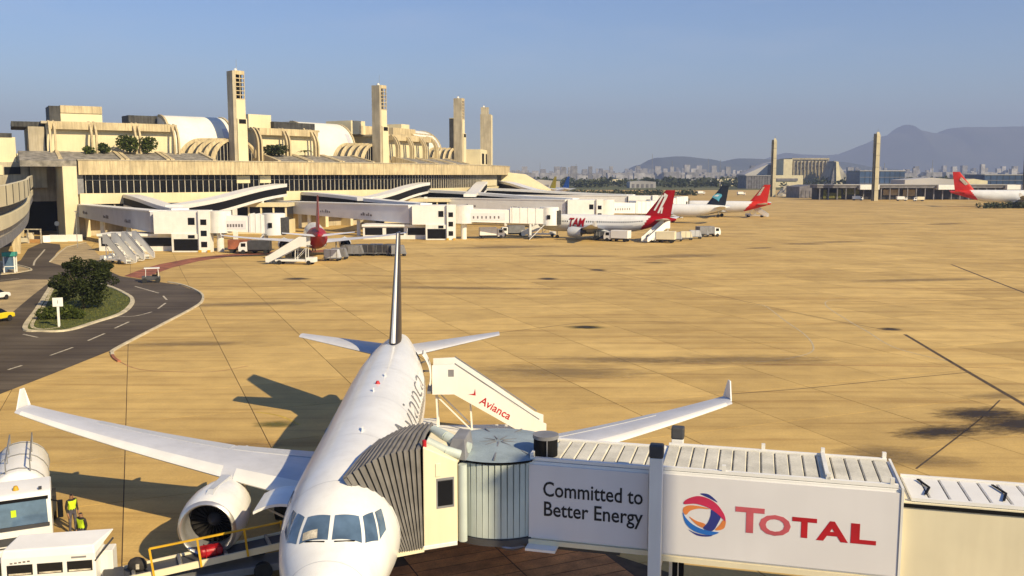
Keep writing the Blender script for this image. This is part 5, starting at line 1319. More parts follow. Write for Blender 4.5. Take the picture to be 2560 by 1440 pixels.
# ---- road traffic on the left
def car(label, loc, rz, mat):
    t = thing('car', label, 'car', loc, rz)
    lo = [(-2.1, .35), (-2.15, .7), (-2.05, .92), (-1.2, .98), (1.0, .98), (1.9, .85), (2.1, .7), (2.1, .35)]
    MB().prism([(x, -.85, z) for x, z in lo], (0, 1.7, 0)).build('body', mat, t, bevel=.08)
    MB().loft([[(-1.5, -.80, .97), (1.15, -.80, .97), (1.15, .80, .97), (-1.5, .80, .97)], [(-.95, -.62, 1.45), (.45, -.62, 1.45), (.45, .62, 1.45), (-.95, .62, 1.45)]]).build('cabin_glass', 'glass_dark', t, bevel=.03)
    MB().box(-.92, .42, -.61, .61, 1.44, 1.48).build('roof', mat, t, bevel=.02)
    for x in (-1.35, 1.3):
        for y in (-.8, .8): MB().cyl((x, y - .1, .32), (x, y + .1, .32), .32, n=14).build('wheel', 'tyre', t, smooth=40)
    for y in (-.6, .6):
        B(2.08, 2.13, y - .16, y + .16, .62, .76).build('headlight', 'line_white', t); B(-2.18, -2.13, y - .16, y + .16, .66, .82).build('tail_light', 'tam_red', t)
    B(-2.19, -2.14, -.25, .25, .48, .60).build('number_plate', 'mid_grey', t)
    return t
pp = gnd(-2, 806); car('bright yellow taxi at the left edge of the road', (pp.x - .6, pp.y, 0.012), R_(75), 'taxi_yellow')
pp = gnd(-6, 752); car('white car at the left edge behind the yellow taxi', (pp.x - .6, pp.y, .012), R_(78), 'car_white')
# ---- small baggage tractor with canopy
pp = gnd(379, 706); t = thing('baggage_tractor', 'small baggage tractor with white canopy beside the road bend', 'tractor', (pp.x, pp.y, 0), R_(200))
MB().loft([[(-1.2, -.65, .35), (1.3, -.65, .35), (1.3, .65, .35), (-1.2, .65, .35)], [(-1.2, -.65, .85), (1.25, -.6, .95), (1.25, .6, .95), (-1.2, .65, .85)]]).build('body', 'dark_grey', t, bevel=.05)
B(-.75, -.1, -.45, .45, .86, 1.1).build('seat', 'black', t, bevel=.05); B(-.85, -.7, -.45, .45, 1.0, 1.5).build('backrest', 'black', t, bevel=.05)
for x in (-1.0, .75):
    for y in (-.58, .58): MB().bar((x, y, .8), (x * .92, y, 2.0), .06).build('canopy_post', 'white_paint', t)
B(-1.15, .95, -.72, .72, 2.0, 2.1).build('canopy', 'white_clean', t, bevel=.04); B(.70, .76, -.55, .55, 1.0, 1.85).build('windscreen', 'glass_blue', t)
for x in (-.85, .9):
    for y in (-.6, .6): MB().cyl((x, y - .13, .35), (x, y + .13, .35), .35, n=14).build('wheel', 'tyre', t, smooth=40)
# ---- signboard, booth, tree and bush on the island
pp = gnd(148, 818); t = thing('signboard', 'square white signboard on a post at the tip of the lawn island', 'sign', (pp.x, pp.y, .05), R_(18))
B(-.11, .11, -.05, .05, 0, 2.1).build('post', 'white_paint', t)
sb = B(-.48, .48, -.09, -.05, 2.05, 2.95).build('board', 'white_clean', t, bevel=.02)
lettering('1', .5, 'mid_grey', t, Vector((0, -.096, 2.5)), (1, 0, 0), (0, 0, 1))
pp = gnd(27, 682); t = thing('telephone_booth', 'white glazed booth with green roof on a kerbed island at the left', 'booth', (pp.x, pp.y, .1), R_(15))
for x in (-.75, .75):
    for y in (-.6, .6): B(x - .09, x + .09, y - .09, y + .09, 0, 2.5).build('post', 'white_clean', t)
B(-.95, .95, -.8, .8, 2.5, 3.15).build('roof', 'teal_roof', t, bevel=.08)
for y in (-.6, .6): B(-.66, .66, y - .02, y + .02, .5, 2.4).build('glass_panel', 'glass_blue', t); B(-.68, .68, y - .05, y + .05, .9, 1.0).build('rail', 'white_clean', t)
B(-.3, .3, -.2, .3, .8, 2.0).build('telephone', 'mid_grey', t)
pp = gnd(208, 772); t = thing('tree', 'dense dark-green tree on the kerbed lawn island', 'tree', (pp.x, pp.y, .05))
rgt = random.Random(4)
tk = MB(); tk.cyl((0, 0, 0), (.1, 0, 1.6), .26, .2, n=9)
limbs = []
for q in range(9):
    a = q * 2.1; e_ = Vector((1.9 * math.cos(a) * rgt.uniform(.6, 1.1), 1.7 * math.sin(a) * rgt.uniform(.6, 1.1), rgt.uniform(2.4, 4.6))); limbs.append(e_); tk.cyl((.1, 0, rgt.uniform(1.0, 1.6)), e_, .11, .03, n=6)
tk.build('trunk', 'bark', t)
cr = MB()
clumps = [(-1.7, 0, 2.3, 1.5), (1.0, .2, 2.2, 1.6), (-.2, -.7, 2.0, 1.6), (-2.5, .3, 1.7, 1.1), (-.9, .1, 3.8, 1.5), (.7, .2, 4.0, 1.6), (2.1, .4, 4.1, 1.35), (2.9, .3, 3.6, .95), (-2.2, 0, 3.3, 1.1), (1.8, -.3, 2.9, 1.3), (0, 0, 4.8, 1.1),
          (1.4, .2, 5.0, .9), (-1.4, 0, 4.9, .7), (.5, .2, 1.2, 1.2), (1.5, .1, 1.3, .9), (2.6, .1, 5.0, .6), (-2.9, .1, 2.6, .6)]
for x, y, z, r_ in clumps:
    for q in range(5):
        o_ = Vector((rgt.gauss(0, .4), rgt.gauss(0, .4), rgt.gauss(0, .35))) * r_
        leaves(cr, (x + o_.x, y + o_.y, z + o_.z), (r_ * .7, r_ * .7, r_ * .55), 150, .15, rgt, .35)
cr.build('crown', 'leaf_dark', t)
pp = gnd(138, 800); t = thing('bush', 'low green bush behind the square signboard', 'bush', (pp.x, pp.y, .05))
cr = MB()
for x, y, z, r_ in ((-1.2, .2, .6, .9), (0, .3, .8, 1.1), (1.3, .4, .7, 1.0), (.6, .8, 1.0, .9), (2.2, .6, .5, .7)): leaves(cr, (x, y, z), (r_, r_ * .9, r_ * .7), 600, .13, rgt, .4)
cr.build('foliage', 'leaf_mid', t); MB().cyl((0, .3, 0), (.1, .3, .8), .08, .04, n=6).build('stem', 'bark', t)
# ---- white concrete barriers and frames before the underpass
for k, (u0, u1, lab) in enumerate(((107, 125, 'short white concrete barrier, leftmost of the row before the underpass'), (126, 168, 'long white concrete barrier in the middle of the row before the pylon'), (170, 206, 'white concrete barrier at the right end of the row by the pylon'))):
    a, b = gnd(u0, 606 if k == 0 else 605 - k), gnd(u1, 605 - k); m_ = (a + b) / 2; t = thing('barrier', lab, 'barrier', (m_.x, m_.y, 0), math.atan2(b.y - a.y, b.x - a.x), 'white barriers before the underpass')
    ln = (b - a).length / 2
    MB().loft([[(-ln, -.35, 0), (ln, -.35, 0), (ln, .35, 0), (-ln, .35, 0)], [(-ln, -.2, .5), (ln, -.2, .5), (ln, .2, .5), (-ln, .2, .5)], [(-ln, -.15, 1.55), (ln, -.15, 1.55), (ln, .15, 1.55), (-ln, .15, 1.55)]]).build('block', 'white_clean', t)
a = gnd(74, 608); t = thing('guard_shelter', 'open metal frame shelter beside the dark underpass', 'shelter', (a.x, a.y, 0), R_(-6))
for x in (-2.6, -.2, 2.8): B(x - .12, x + .12, -.1, .1, 0, 3.0).build('post', 'line_white', t)
B(-2.7, 2.9, -.12, .12, 3.0, 3.25).build('beam', 'line_white', t); B(-2.5, -.3, -.05, .05, .2, 1.2).build('panel', 'cream_panel', t); B(-.1, 2.7, .1, .2, .1, .9).build('panel', 'orange_stain', t)
B(-.9, .3, .3, 1.3, 0, 2.3).build('booth_box', 'cream_panel', t)
a = gnd(144, 590); t = thing('round_sign', 'round white sign on a thin post before the shaded pylon', 'sign', (a.x, a.y, 0))
MB().cyl((0, 0, 0), (0, 0, 2.6), .06, n=6).build('post', 'steel', t); MB().cyl((0, -.03, 3.1), (0, .03, 3.1), .62, n=20).build('disc', 'white_clean', t)
a = gnd(194, 620); t = thing('lamp_post', 'thin steel post on the pavement beside the parked stairs', 'post', (a.x, a.y, 0))
MB().cyl((0, 0, 0), (0, 0, 7.6), .07, .05, n=6).build('shaft', 'steel', t); MB().box(-.2, .2, -.2, .2, 7.6, 7.75).build('head', 'mid_grey', t)
# ---- three parked stairs
for k, (u, v, lab) in enumerate(((330, 662, 'leftmost of three white passenger stairs parked by the road'), (350, 656, 'middle of three white passenger stairs parked by the road'), (376, 650, 'rightmost of three white passenger stairs parked by the road'))):
    p = gnd(u, v); stairs_truck(lab, (p.x - 4.6, p.y + 3.2, 0), R_(-35), zt=3.6, grp='parked passenger stairs', run=5.4)
# ============================================================ OTHER AIRLINERS
def tail_paint(x0, slope): return lambda x, z: 1 if x - slope * (z - 3.8) > x0 else 0
# seen from behind, red tail
d = Vector((-41.0 + 32.9, 191.5 - 158.5)); rz = math.atan2(-d.y, -d.x)
n1 = Vector((-32.9, 158.5, 0)) + Vector((d.x, d.y, 0)).normalized() * 33.3
jt, F_ = airliner('airliner', 'white airliner seen from straight behind with dark red tail cone', n1, rz, mats=dict(tail='tam_red', fin='tam_red', stab='jet_white'), paint=tail_paint(21.8, .5))
# side-on with red lettering
nd_ = Vector((-.925, .38, 0)).normalized(); tail = Vector((37.5, 214.5, 0)); n2 = tail + nd_ * 33.6
jt2, F2_ = airliner('airliner', 'white airliner with red lettering and red tail, seen from its left side', n2, math.atan2(-nd_.y, -nd_.x), mats=dict(tail='tam_red', fin='tam_red', stab='jet_white', nac='jet_grey'), paint=lambda x, z: 1 if x - .75 * (z - 3.8) > 26.6 else (2 if z < 3.5 else 0))
def side_letter(F, parent, body, x0, x1, th0, th1, mat, shear=.3, bold=.03, lift=.14):
    me = text_mesh(body, 1.0, bold=bold, shear=shear, extrude=0); xs = [v.co.x for v in me.vertices]; ys = [v.co.y for v in me.vertices]
    bmq = bmesh.new(); bmq.from_mesh(me); bmesh.ops.triangulate(bmq, faces=bmq.faces); bmesh.ops.subdivide_edges(bmq, edges=bmq.edges, cuts=2, use_grid_fill=True); bmq.to_mesh(me); bmq.free()
    for v in me.vertices:
        a = (v.co.x - min(xs)) / (max(xs) - min(xs)); b = (v.co.y - min(ys)) / (max(ys) - min(ys))
        v.co = F.pt(x0 + (x1 - x0) * a, th0 + (th1 - th0) * b, lift)
    me.materials.clear(); me.materials.append(MAT[mat]); link('lettering', me, parent)
side_letter(JF, jet, 'Avianca', 10.4, 22.5, 1.22, .66, 'mid_grey', 0.0, -.02, .025)
side_letter(F2_, jt2, 'TAM', 8.6, 12.6, 1.95, .95, 'tam_red')
wr = MB()
for k in range(38):
    x = 6.5 + k * .533
    if 8.2 < x < 12.8: continue
    wr.add([F2_.pt(x + a, t_, .015) for a, t_ in ((-.13, 1.27), (.13, 1.27), (.13, 1.45), (-.13, 1.45))], [(0, 1, 2, 3)])
tag(wr.build('cabin_windows', 'glass_dark', jt2), kind='stuff')
def fin_mark(parent, pts, mat, off=.30, cz=3.8, k=1.0):
    for s_ in (-1, 1): MB().prism([(x * k, s_ * off * k, cz + z * k) for x, z in pts], (0, s_ * .02, 0)).build('fin_emblem', mat, parent)
for pts in ([(28.6, 3.3), (29.0, 3.2), (30.9, 6.6), (30.6, 6.9)], [(29.5, 2.7), (29.9, 2.6), (31.7, 6.2), (31.2, 6.6)], [(30.3, 2.5), (30.6, 2.6), (30.9, 4.0), (30.4, 3.9)], [(30.8, 6.5), (31.7, 6.2), (31.9, 6.8), (31.1, 7.3)]):
    fin_mark(jt2, pts, 'jet_white')
# behind it: dark-blue fin
tail = Vector((68.5, 291, 0)); n3 = tail + nd_ * 36
jt3, F3_ = airliner('airliner', 'white airliner with dark navy fin and light blue emblem', n3, math.atan2(-nd_.y, -nd_.x), L=36, k=.98, cz=4.0, mats=dict(tail='jet_white', fin='azul_navy', stab='jet_white'), fin_top=8.1, fence=False)
fin_mark(jt3, [(30.4, 4.4), (31.2, 5.2), (32.2, 5.6), (33.4, 5.4), (33.6, 4.8), (32.9, 3.9), (32.6, 3.0), (31.9, 3.6)], 'azul_cyan', cz=4.0, k=.98)
fin_mark(jt3, [(31.0, 4.7), (32.0, 5.2), (32.8, 5.1), (32.2, 4.6)], 'jet_white', .33, 4.0, .98)
# behind again: orange-red fin
tail = Vector((92, 333, 0)); n4 = tail + nd_ * 33.6
jt4, F4_ = airliner('airliner', 'white airliner with bright orange-red tail before the slim light tower', n4, math.atan2(-nd_.y, -nd_.x), mats=dict(tail='av_red', fin='av_red', stab='jet_white'), paint=tail_paint(25.8, .9))
fin_mark(jt4, [(28.8, 4.0), (30.0, 4.2), (31.6, 7.2), (31.0, 7.2)], 'line_white')
# far right: wide-body, nose out of frame to the right
nd5 = Vector((.96, -.28, 0)).normalized(); tail = Vector((212, 452, 0)); n5 = tail + nd5 * 58
jt5, F5_ = airliner('airliner', 'large white jet with red tail cut by the right edge of the picture', n5, math.atan2(-nd5.y, -nd5.x), L=41, k=1.42, cz=5.2, mats=dict(tail='av_red', fin='av_red', stab='av_red'), paint=tail_paint(46.5, .8), fin_top=8.1)
fin_mark(jt5, [(35.5, 4.0), (36.6, 3.6), (38.4, 5.4), (38.0, 6.4)], 'line_white', .35, 5.2, 1.42)
# stairs and carts round the other jets
p = gnd(738, 662); stairs_truck('passenger stairs standing left of the red tail cone', (p.x + 1.0, p.y + .8, 0), R_(172), grp='stairs at the far jets', run=6.0)
p = gnd(1640, 606); stairs_truck('passenger stairs in front of the red-lettered jet tail', (p.x + 1.8, p.y + 1.5, 0), R_(215), grp='stairs at the far jets', run=5.6)
p = gnd(1893, 543); stairs_truck('far passenger stairs under the orange-red tail', (p.x - 1.5, p.y + 1, 0), R_(-30), grp='stairs at the far jets', run=5.6)
p = gnd(1330, 592); stairs_truck('low passenger stairs standing alone left of the red-lettered jet', (p.x + 3.5, p.y + .5, 0), R_(180), grp='stairs at the far jets', run=6.0, zt=2.6)
def dolly(loc, rz, label, full=True):
    t = thing('baggage_dolly', label, 'dolly', loc, rz, 'baggage dollies under the wings')
    B(-1.5, 1.5, -.75, .75, .45, .6).build('deck', 'mid_grey', t)
    for x in (-1.1, 1.1):
        for y in (-.7, .7): MB().cyl((x, y - .08, .25), (x, y + .08, .25), .25, n=10).build('wheel', 'tyre', t)
    if full:
        MB().hexa([(-1.4, -.7, .62), (1.4, -.7, .62), (1.4, .7, .62), (-1.4, .7, .62), (-1.4, -.7, 2.05), (1.0, -.7, 2.05), (1.0, .7, 2.05), (-1.4, .7, 2.05)]).build('container', random.choice(['mid_grey', 'jet_grey', 'cream_panel', 'dark_grey']), t)
        for x in (-1.38, -.2, .95): B(x - .05, x + .05, -.73, -.7, .62, 2.05).build('container_rib', 'steel', t)
    return t
k = 0
ordn = ['first', 'second', 'third', 'fourth', 'fifth', 'sixth', 'seventh', 'eighth', 'ninth', 'tenth']
for u, v in ((832, 652), (850, 648), (872, 638), (890, 640), (908, 637), (926, 639), (944, 636), (962, 639), (980, 637), (996, 640)):
    p = gnd(u, v); dolly((p.x, p.y, 0), R_(random.uniform(-20, 20)), '%s baggage dolly from the left under the wing of the jet seen from behind' % ordn[k]); k += 1
k = 0
for u, v in ((1500, 600), (1530, 602), (1662, 604), (1690, 603), (1715, 600), (1738, 597), (1758, 592)):
    p = gnd(u, v); dolly((p.x, p.y, 0), R_(random.uniform(-25, 25)), '%s baggage dolly from the left beside the red-lettered jet' % ordn[k]); k += 1
def box_truck(label, loc, rz, body='white_clean', s=1.0, ln=4.2):
    t = thing('service_truck', label, 'truck', loc, rz, 'service trucks on the apron')
    MB().prism([(x * s, -1.0 * s, z * s) for x, z in ((ln / 2 + .1, .5), (ln / 2 + 1.8, .5), (ln / 2 + 1.85, 1.3), (ln / 2 + 1.5, 2.2), (ln / 2 + .1, 2.3))], (0, 2.0 * s, 0)).build('cab', 'white_clean', t, bevel=.05)
    MB().prism([((ln / 2 + 1.50) * s, -.85 * s, 2.15 * s), ((ln / 2 + 1.83) * s, -.85 * s, 1.36 * s), ((ln / 2 + 1.87) * s, -.85 * s, 1.36 * s), ((ln / 2 + 1.54) * s, -.85 * s, 2.15 * s)], (0, 1.7 * s, 0)).build('windscreen', 'glass_dark', t)
    for y in (-1.01, .99): B((ln / 2 + .4) * s, (ln / 2 + 1.3) * s, y * s, (y + .02) * s, 1.4 * s, 2.1 * s).build('side_window', 'glass_dark', t)
    B(-ln / 2 * s, ln / 2 * s, -1.1 * s, 1.1 * s, .8 * s, 2.6 * s).build('box', body, t, bevel=.04); B(-ln / 2 * s, (ln / 2 + 1.6) * s, -.4 * s, .4 * s, .45 * s, .8 * s).build('chassis', 'dark_grey', t)
    for x in (-ln / 2 + .8, ln / 2 + .9):
        for y in (-.9, .9): MB().cyl((x * s, (y - .15) * s, .42 * s), (x * s, (y + .15) * s, .42 * s), .42 * s, n=14).build('wheel', 'tyre', t)
    return t
for u, v, rz, lab, bd in ((1552, 604, 150, 'white service truck left of the stairs at the red-lettered jet', 'white_clean'), (1665, 607, 160, 'pale service truck right of the stairs at the red-lettered jet', 'cream_panel'),
                          (1762, 592, 20, 'brown service truck at the right end of the row behind the red tail', 'mid_grey'), (600, 632, 5, 'low service truck under the leftmost boarding bridge', 'red_paint'),
                          (650, 634, 182, 'dark service truck left of the jet engine under the bridge', 'dark_grey'), (1750, 486, 10, 'small white truck on the taxiway left of the navy fin', 'white_clean'),
                          (1850, 488, 10, 'white truck on the taxiway between the two coloured fins', 'white_clean'), (2140, 501, 0, 'white van parked left of the right-hand light tower', 'white_clean'),
                          (2250, 502, 0, 'white van parked right of the right-hand light tower', 'white_clean'), (2300, 503, 180, 'cream van parked before the far dark pier', 'cream_panel'), (1220, 596, 10, 'service truck under the middle boarding bridge', 'white_paint'),
                          (1290, 590, 190, 'grey service truck beside the low lone stairs', 'mid_grey')):
    p = gnd(u, v); box_truck(lab, (p.x, p.y, 0), R_(rz), bd)
# ============================================================ FREE-STANDING LIGHT TOWERS
for u, vb, vt, wd, lab in ((1931, 492, 346, 3.6, 'slim concrete light tower between the orange-red tail and the hangar'), (2185, 502, 330, 3.6, 'tallest slim concrete light tower before the mountains'), (2562, 500, 312, 3.2, 'light tower cut off by the right edge of the picture')):
    p = gnd(u, vb); zt = zat(vt, p.y)
    t = thing('light_tower', lab, 'tower', (p.x, p.y, 0), R_(-14), 'free-standing light towers')
    MB().loft([[(-.2, -1.6, 0), (2.0, -1.6, 0), (2.0, 1.6, 0), (-.2, 1.6, 0)], [(-.2, -1.5, zt * .95), (1.8, -1.5, zt * .95), (1.8, 1.5, zt * .95), (-.2, 1.5, zt * .95)], [(-.2, -1.1, zt), (1.0, -1.1, zt), (1.0, 1.1, zt), (-.2, 1.1, zt)]]).build('shaft', 'term_pale', t)
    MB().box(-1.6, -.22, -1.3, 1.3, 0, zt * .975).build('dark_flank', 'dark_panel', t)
    for k in range(7): MB().box(-2.0, -1.6, -1.5, 1.5, zt * (.70 + .035 * k), zt * (.70 + .035 * k) + .5).build('lamp_shelf', 'steel', t)
    for k in range(5): MB().box(-.25, 2.05, -1.64, -1.58, zt * (.15 + .17 * k), zt * (.15 + .17 * k) + .15).build('joint_band', 'term_shadow', t)
    MB().cyl((.5, 0, zt), (.5, 0, zt + 1.8), .08, n=5).build('antenna', 'steel', t)
# ============================================================ BACKGROUND BUILDINGS
def bx_(u0, u1, v0, v1, Y, depth):        # frame on the upright plane at distance Y
    return xat(u0, Y) , xat(u1, Y), zat(v1, Y), zat(v0, Y)
def frame_px(u, Y): d = ray(u, 440); return d.x * Y / d.y
def slab(t, nm, u0, u1, vt, Y, mat, dep=30, z0=0, org=None, vb=None):
    x0, x1 = frame_px(u0, Y), frame_px(u1, Y); zt = zat(vt, Y); zb = z0 if vb is None else zat(vb, Y)
    return B(x0 - org.x, x1 - org.x, Y - org.y, Y - org.y + dep, zb, zt).build(nm, mat, t)
pmat('hangar_rough', (.62, .55, .42), .85, .3, .35, fine=.4); pmat('tent_grey', (.40, .38, .34), .7, .2, .1, streak=.4)
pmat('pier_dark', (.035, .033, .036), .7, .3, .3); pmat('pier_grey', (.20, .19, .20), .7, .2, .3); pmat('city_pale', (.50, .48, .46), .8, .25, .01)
# old hangar
Y = 1250; og = Vector((frame_px(2015, Y), Y, 0)); t = thing('hangar', 'large pale hangar with smooth end wall and rough front before the mountains', 'hangar', og)
slab(t, 'end_wall', 1958, 1980, 398, Y, 'term_pale', 60, org=og); slab(t, 'front_wall', 1980, 2071, 399, Y + 4, 'hangar_rough', 60, org=og)
slab(t, 'roof_edge', 1979, 2072, 395, Y + 2, 'term_shadow', 60, org=og, vb=399)
for k in range(10): slab(t, 'buttress', 1983 + k * 9, 1985 + k * 9, 402, Y + 1, 'term_shadow', 3.5, org=og)
for k in range(9): slab(t, 'bay_door', 1986 + k * 9, 1991 + k * 9, 424, Y + 3, 'term_shadow', 1.5, org=og)
slab(t, 'low_annex', 1935, 2008, 438, Y - 90, 'term_pale', 40, org=og); slab(t, 'annex_window', 1940, 1995, 446, Y - 91.5, 'pier_grey', 1, org=og, vb=452)
Y = 1200; og = Vector((frame_px(2095, Y), Y, 0)); t = thing('tent_hangar', 'pointed grey tent-shaped hangar right of the large pale hangar', 'hangar', og)
for (ua, ub, ut, vt_, mt, dy) in ((2072, 2140, 2092, 402, 'tent_grey', 6), (2078, 2092, 2091, 405, 'pier_grey', 2), (2092, 2106, 2093, 404, 'term_pale', 0)):
    xa, xb, xt = [frame_px(q, Y) - og.x for q in (ua, ub, ut)]; zt = zat(vt_, Y)
    MB().loft([[(xa, dy, 0), (xb, dy, 0), (xb, dy + 40, 0), (xa, dy + 40, 0)], [(xt - 1, dy + 3, zt), (xt + 2, dy + 3, zt), (xt + 2, dy + 30, zt), (xt - 1, dy + 30, zt)]]).build('canopy', mt, t)
Y = 1300; og = Vector((frame_px(1900, Y), Y, 0)); t = thing('white_roof_hall', 'low hall with sloping white roof left of the slim light tower', 'hall', og)
xa, xb, xc = [frame_px(q, Y) - og.x for q in (1862, 1962, 1950)]
MB().prism([(xa, 0, 0), (xb, 0, 0), (xb, 0, zat(402, Y)), (xc - 14, 0, zat(408, Y)), (xa, 0, zat(436, Y))], (0, 50, 0)).build('gable', 'city_pale', t); MB().box(xb - 24, xb, -1, 0, 4, zat(412, Y)).build('door', 'pier_grey', t)
# glass cargo blocks
for u0, u1, vt_, Y, lab, mt in ((2150, 2262, 428, 980, 'dark blue glass block behind the tallest light tower', 'blue_glass'), (2462, 2600, 438, 900, 'dark blue block behind the red wide-body tail', 'blue_glass'), (1866, 1926, 440, 1050, 'slate grey block left of the slim light tower', 'pier_grey')):
    og = Vector((frame_px(u0, Y), Y, 0)); t = thing('glass_block', lab, 'building', og); x1 = frame_px(u1, Y) - og.x; zt = zat(vt_, Y)
    B(0, x1, 0, 40, 0, zt).build('body', mt, t); B(-.5, x1 + .5, -.6, 40, zt, zt + .8).build('roof_edge', 'city_pale', t)
    for k in range(1, 9): B(x1 * k / 9 - .15, x1 * k / 9 + .15, -.25, -.01, 0, zt).build('mullion', 'pier_dark' if mt == 'pier_grey' else 'glass_dark', t)
    for z in (zt * .33, zt * .66): B(0, x1, -.3, -.02, z, z + .5).build('floor_band', 'mid_grey', t)
# the far dark pier with white entrance boxes
Y = 575; og = Vector((frame_px(2300, Y), Y, 0)); t = thing('far_pier', 'long low dark pier building with white boxes at the far side of the apron', 'terminal', og)
slab(t, 'roof', 2044, 2640, 463, Y, 'pier_grey', 14, org=og, vb=470); slab(t, 'roof_lip', 2044, 2640, 461, Y - .6, 'city_pale', 15, org=og, vb=463.2)
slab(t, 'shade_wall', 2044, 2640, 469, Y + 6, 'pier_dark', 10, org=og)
for u in range(2050, 2600, 22): slab(t, 'column', u, u + 2.4, 469, Y + .5, 'pier_grey', .8, org=og)
for u0, u1 in ((2152, 2200), (2348, 2412), (2520, 2560)): slab(t, 'entrance_box', u0, u1, 462, Y - 2.5, 'white_clean', 5, org=og, vb=474)
for u0, u1, v0, v1, mt in ((2060, 2105, 474, 496, 'pale_grass'), (2110, 2150, 472, 486, 'pale_grass'), (2210, 2250, 474, 488, 'sidewalk'), (2260, 2290, 474, 490, 'sidewalk'), (2068, 2095, 470, 482, 'black')): slab(t, 'wall_panel', u0, u1, v0, Y + 5.4, mt, .5, org=og, vb=v1)
for u0, u1, vt_, Y, mt, lab in ((2263, 2400, 444, 800, 'city_pale', 'pale low hall right of the blue glass block'), (2000, 2060, 462, 620, 'pier_grey', 'low grey shed at the left end of the far pier'), (2400, 2470, 447, 820, 'term_pale', 'cream low hall behind the red wide-body fin'), (1300, 1400, 449, 900, 'city_pale', 'long pale shed beyond the end of the terminal'),
                               (1575, 1640, 452, 1100, 'city_pale', 'white low shed in the green airfield'), (1480, 1560, 447, 1500, 'term_pale', 'pale long shed far across the airfield'), (1700, 1790, 449, 1400, 'city_pale', 'white long shed left of the hangars'), (1790, 1860, 446, 1300, 'term_pale', 'cream shed beside the slate grey block')):
    og = Vector((frame_px(u0, Y), Y, 0)); x1 = frame_px(u1, Y) - og.x; zt = zat(vt_, Y); t = thing('low_shed', lab, 'shed', og, 0, 'low sheds round the airfield')
    MB().prism([(0, 0, 0), (x1, 0, 0), (x1, 0, zt * .85), (x1 / 2, 0, zt), (0, 0, zt * .85)], (0, 30, 0)).build('body', mt, t)
    for k in range(5): B(x1 * (.08 + .18 * k), x1 * (.18 + .18 * k), -.3, -.02, .5, zt * .55).build('door', 'pier_grey', t)
# small tail fins far off beside the terminal end
for u, Y, mt, lab in ((1380, 620, 'taxi_yellow', 'yellow tail fin far off beyond the terminal end'), (1413, 640, 'print_blue', 'blue tail fin far off beyond the terminal end')):
    x = frame_px(u, Y); airliner('airliner', lab.replace('tail fin', 'tailed airliner'), (x - 20, Y + 24, 0), R_(-50), L=36, k=1.0, cz=4.6, mats=dict(fin=mt, tail='jet_white', stab='jet_white'), fin_top=9.6, fence=False)
# concrete stairs hump at the right end of the terminal
t = thing('end_pavilion', 'pale sloping pavilion at the right end of the terminal', 'building', P(226, -2, 0), R_(-2))
MB().loft([[(-12, -14, 0), (16, -14, 0), (16, 16, 0), (-12, 16, 0)], [(-12, -12, 11), (13, -12, 9), (13, 14, 9), (-12, 14, 11)], [(-12, -9, 17), (2, -9, 15.5), (2, 10, 15.5), (-12, 10, 17)]]).build('body', 'term_pale', t)
for k in range(4): B(-12 + 5 * k, -8 + 5 * k, -14.3, -13.9, 1, 5).build('window', 'glass_dark', t)
p = gnd(1955, 490); t = thing('rubble_mound', 'pale rubble mound at the foot of the slim light tower', 'mound', (p.x + 3, p.y - 6, 0))
mb = MB(); rgx = random.Random(8)
rings = []
for q in range(6):
    r_ = 8.5 * (1 - q / 6) ** .8 + .3; rings.append([(r_ * math.cos(a) * rgx.uniform(.8, 1.2), r_ * .8 * math.sin(a) * rgx.uniform(.8, 1.2), 7.5 * q / 5 * rgx.uniform(.85, 1.1)) for a in [k * math.pi / 8 for k in range(16)]])
mb.loft(rings).build('heap', 'hangar_rough', t)
# ============================================================ FAR GREENERY, CITY, HILLS
def tree_row(name, label, items, mat='leaf_far', n=26, size=1.6):
    mb = MB(); rgq = random.Random(len(items))
    for x, y, r_ in items: leaves(mb, (x, y, r_ * .8), (r_, r_, r_ * .8), n, size * r_ / 5, rgq, .3)
    tag(mb.build(name, mat), label, 'trees', kind='stuff')
rgq = random.Random(2)
tree_row('tree_belt', 'dark green belt of trees across the airfield', [(frame_px(rgq.uniform(1285, 2600), 1150) * 1.0, 1150 + rgq.uniform(-30, 240), rgq.uniform(4, 8)) for _ in range(330)], n=24, size=2.4)
tree_row('hedge', 'low green hedge along the far taxiway', [(frame_px(u, 700), 700 + rgq.uniform(-6, 6), rgq.uniform(1.5, 3.0)) for u in range(1400, 1740, 3)], n=20, size=2.2)
tree_row('shrubs', 'dark shrubs at the lower right below the red-tailed jet', [(frame_px(2500 + rgq.uniform(-40, 90), 430), 430 + rgq.uniform(-4, 4), rgq.uniform(1.0, 2.0)) for _ in range(46)], n=46, size=1.6)
cm = MB()
for _ in range(1500):
    u = rgq.uniform(1270, 2640); Y = rgq.uniform(3200, 7500); x = frame_px(u, Y)
    tall = rgq.random() < .22
    w_ = rgq.uniform(10, 26) if tall else rgq.uniform(18, 60); hh = rgq.uniform(20, 52) if tall else rgq.uniform(8, 24)
    if 1560 < u < 1800 or u > 2280: hh *= 1.15
    cm.box(x - w_ / 2, x + w_ / 2, Y, Y + w_, -.1, hh)
pmat('city_wall', (.46, .44, .43), .8, .3, .006, fine=.3)
tag(cm.build('distant_city', 'city_wall'), 'hazy mass of distant city blocks along the horizon', 'city', kind='stuff')
mm = MB()
for u, Y, hh in ((1440, 2300, 42), (1480, 2100, 30), (1630, 2000, 60), (1680, 1900, 44), (1770, 2100, 52), (1800, 2050, 48), (1315, 1700, 30), (2210, 1500, 34), (2330, 1700, 42), (1350, 2600, 50)):
    x = frame_px(u, Y); t = None; mm.cyl((x, Y, 0), (x, Y, hh), .8, .4, n=5)
tag(mm.build('distant_masts', 'steel'), 'thin masts far behind the airfield', 'masts', kind='stuff')
m, N, L, b = nodes_of('hill', .95)
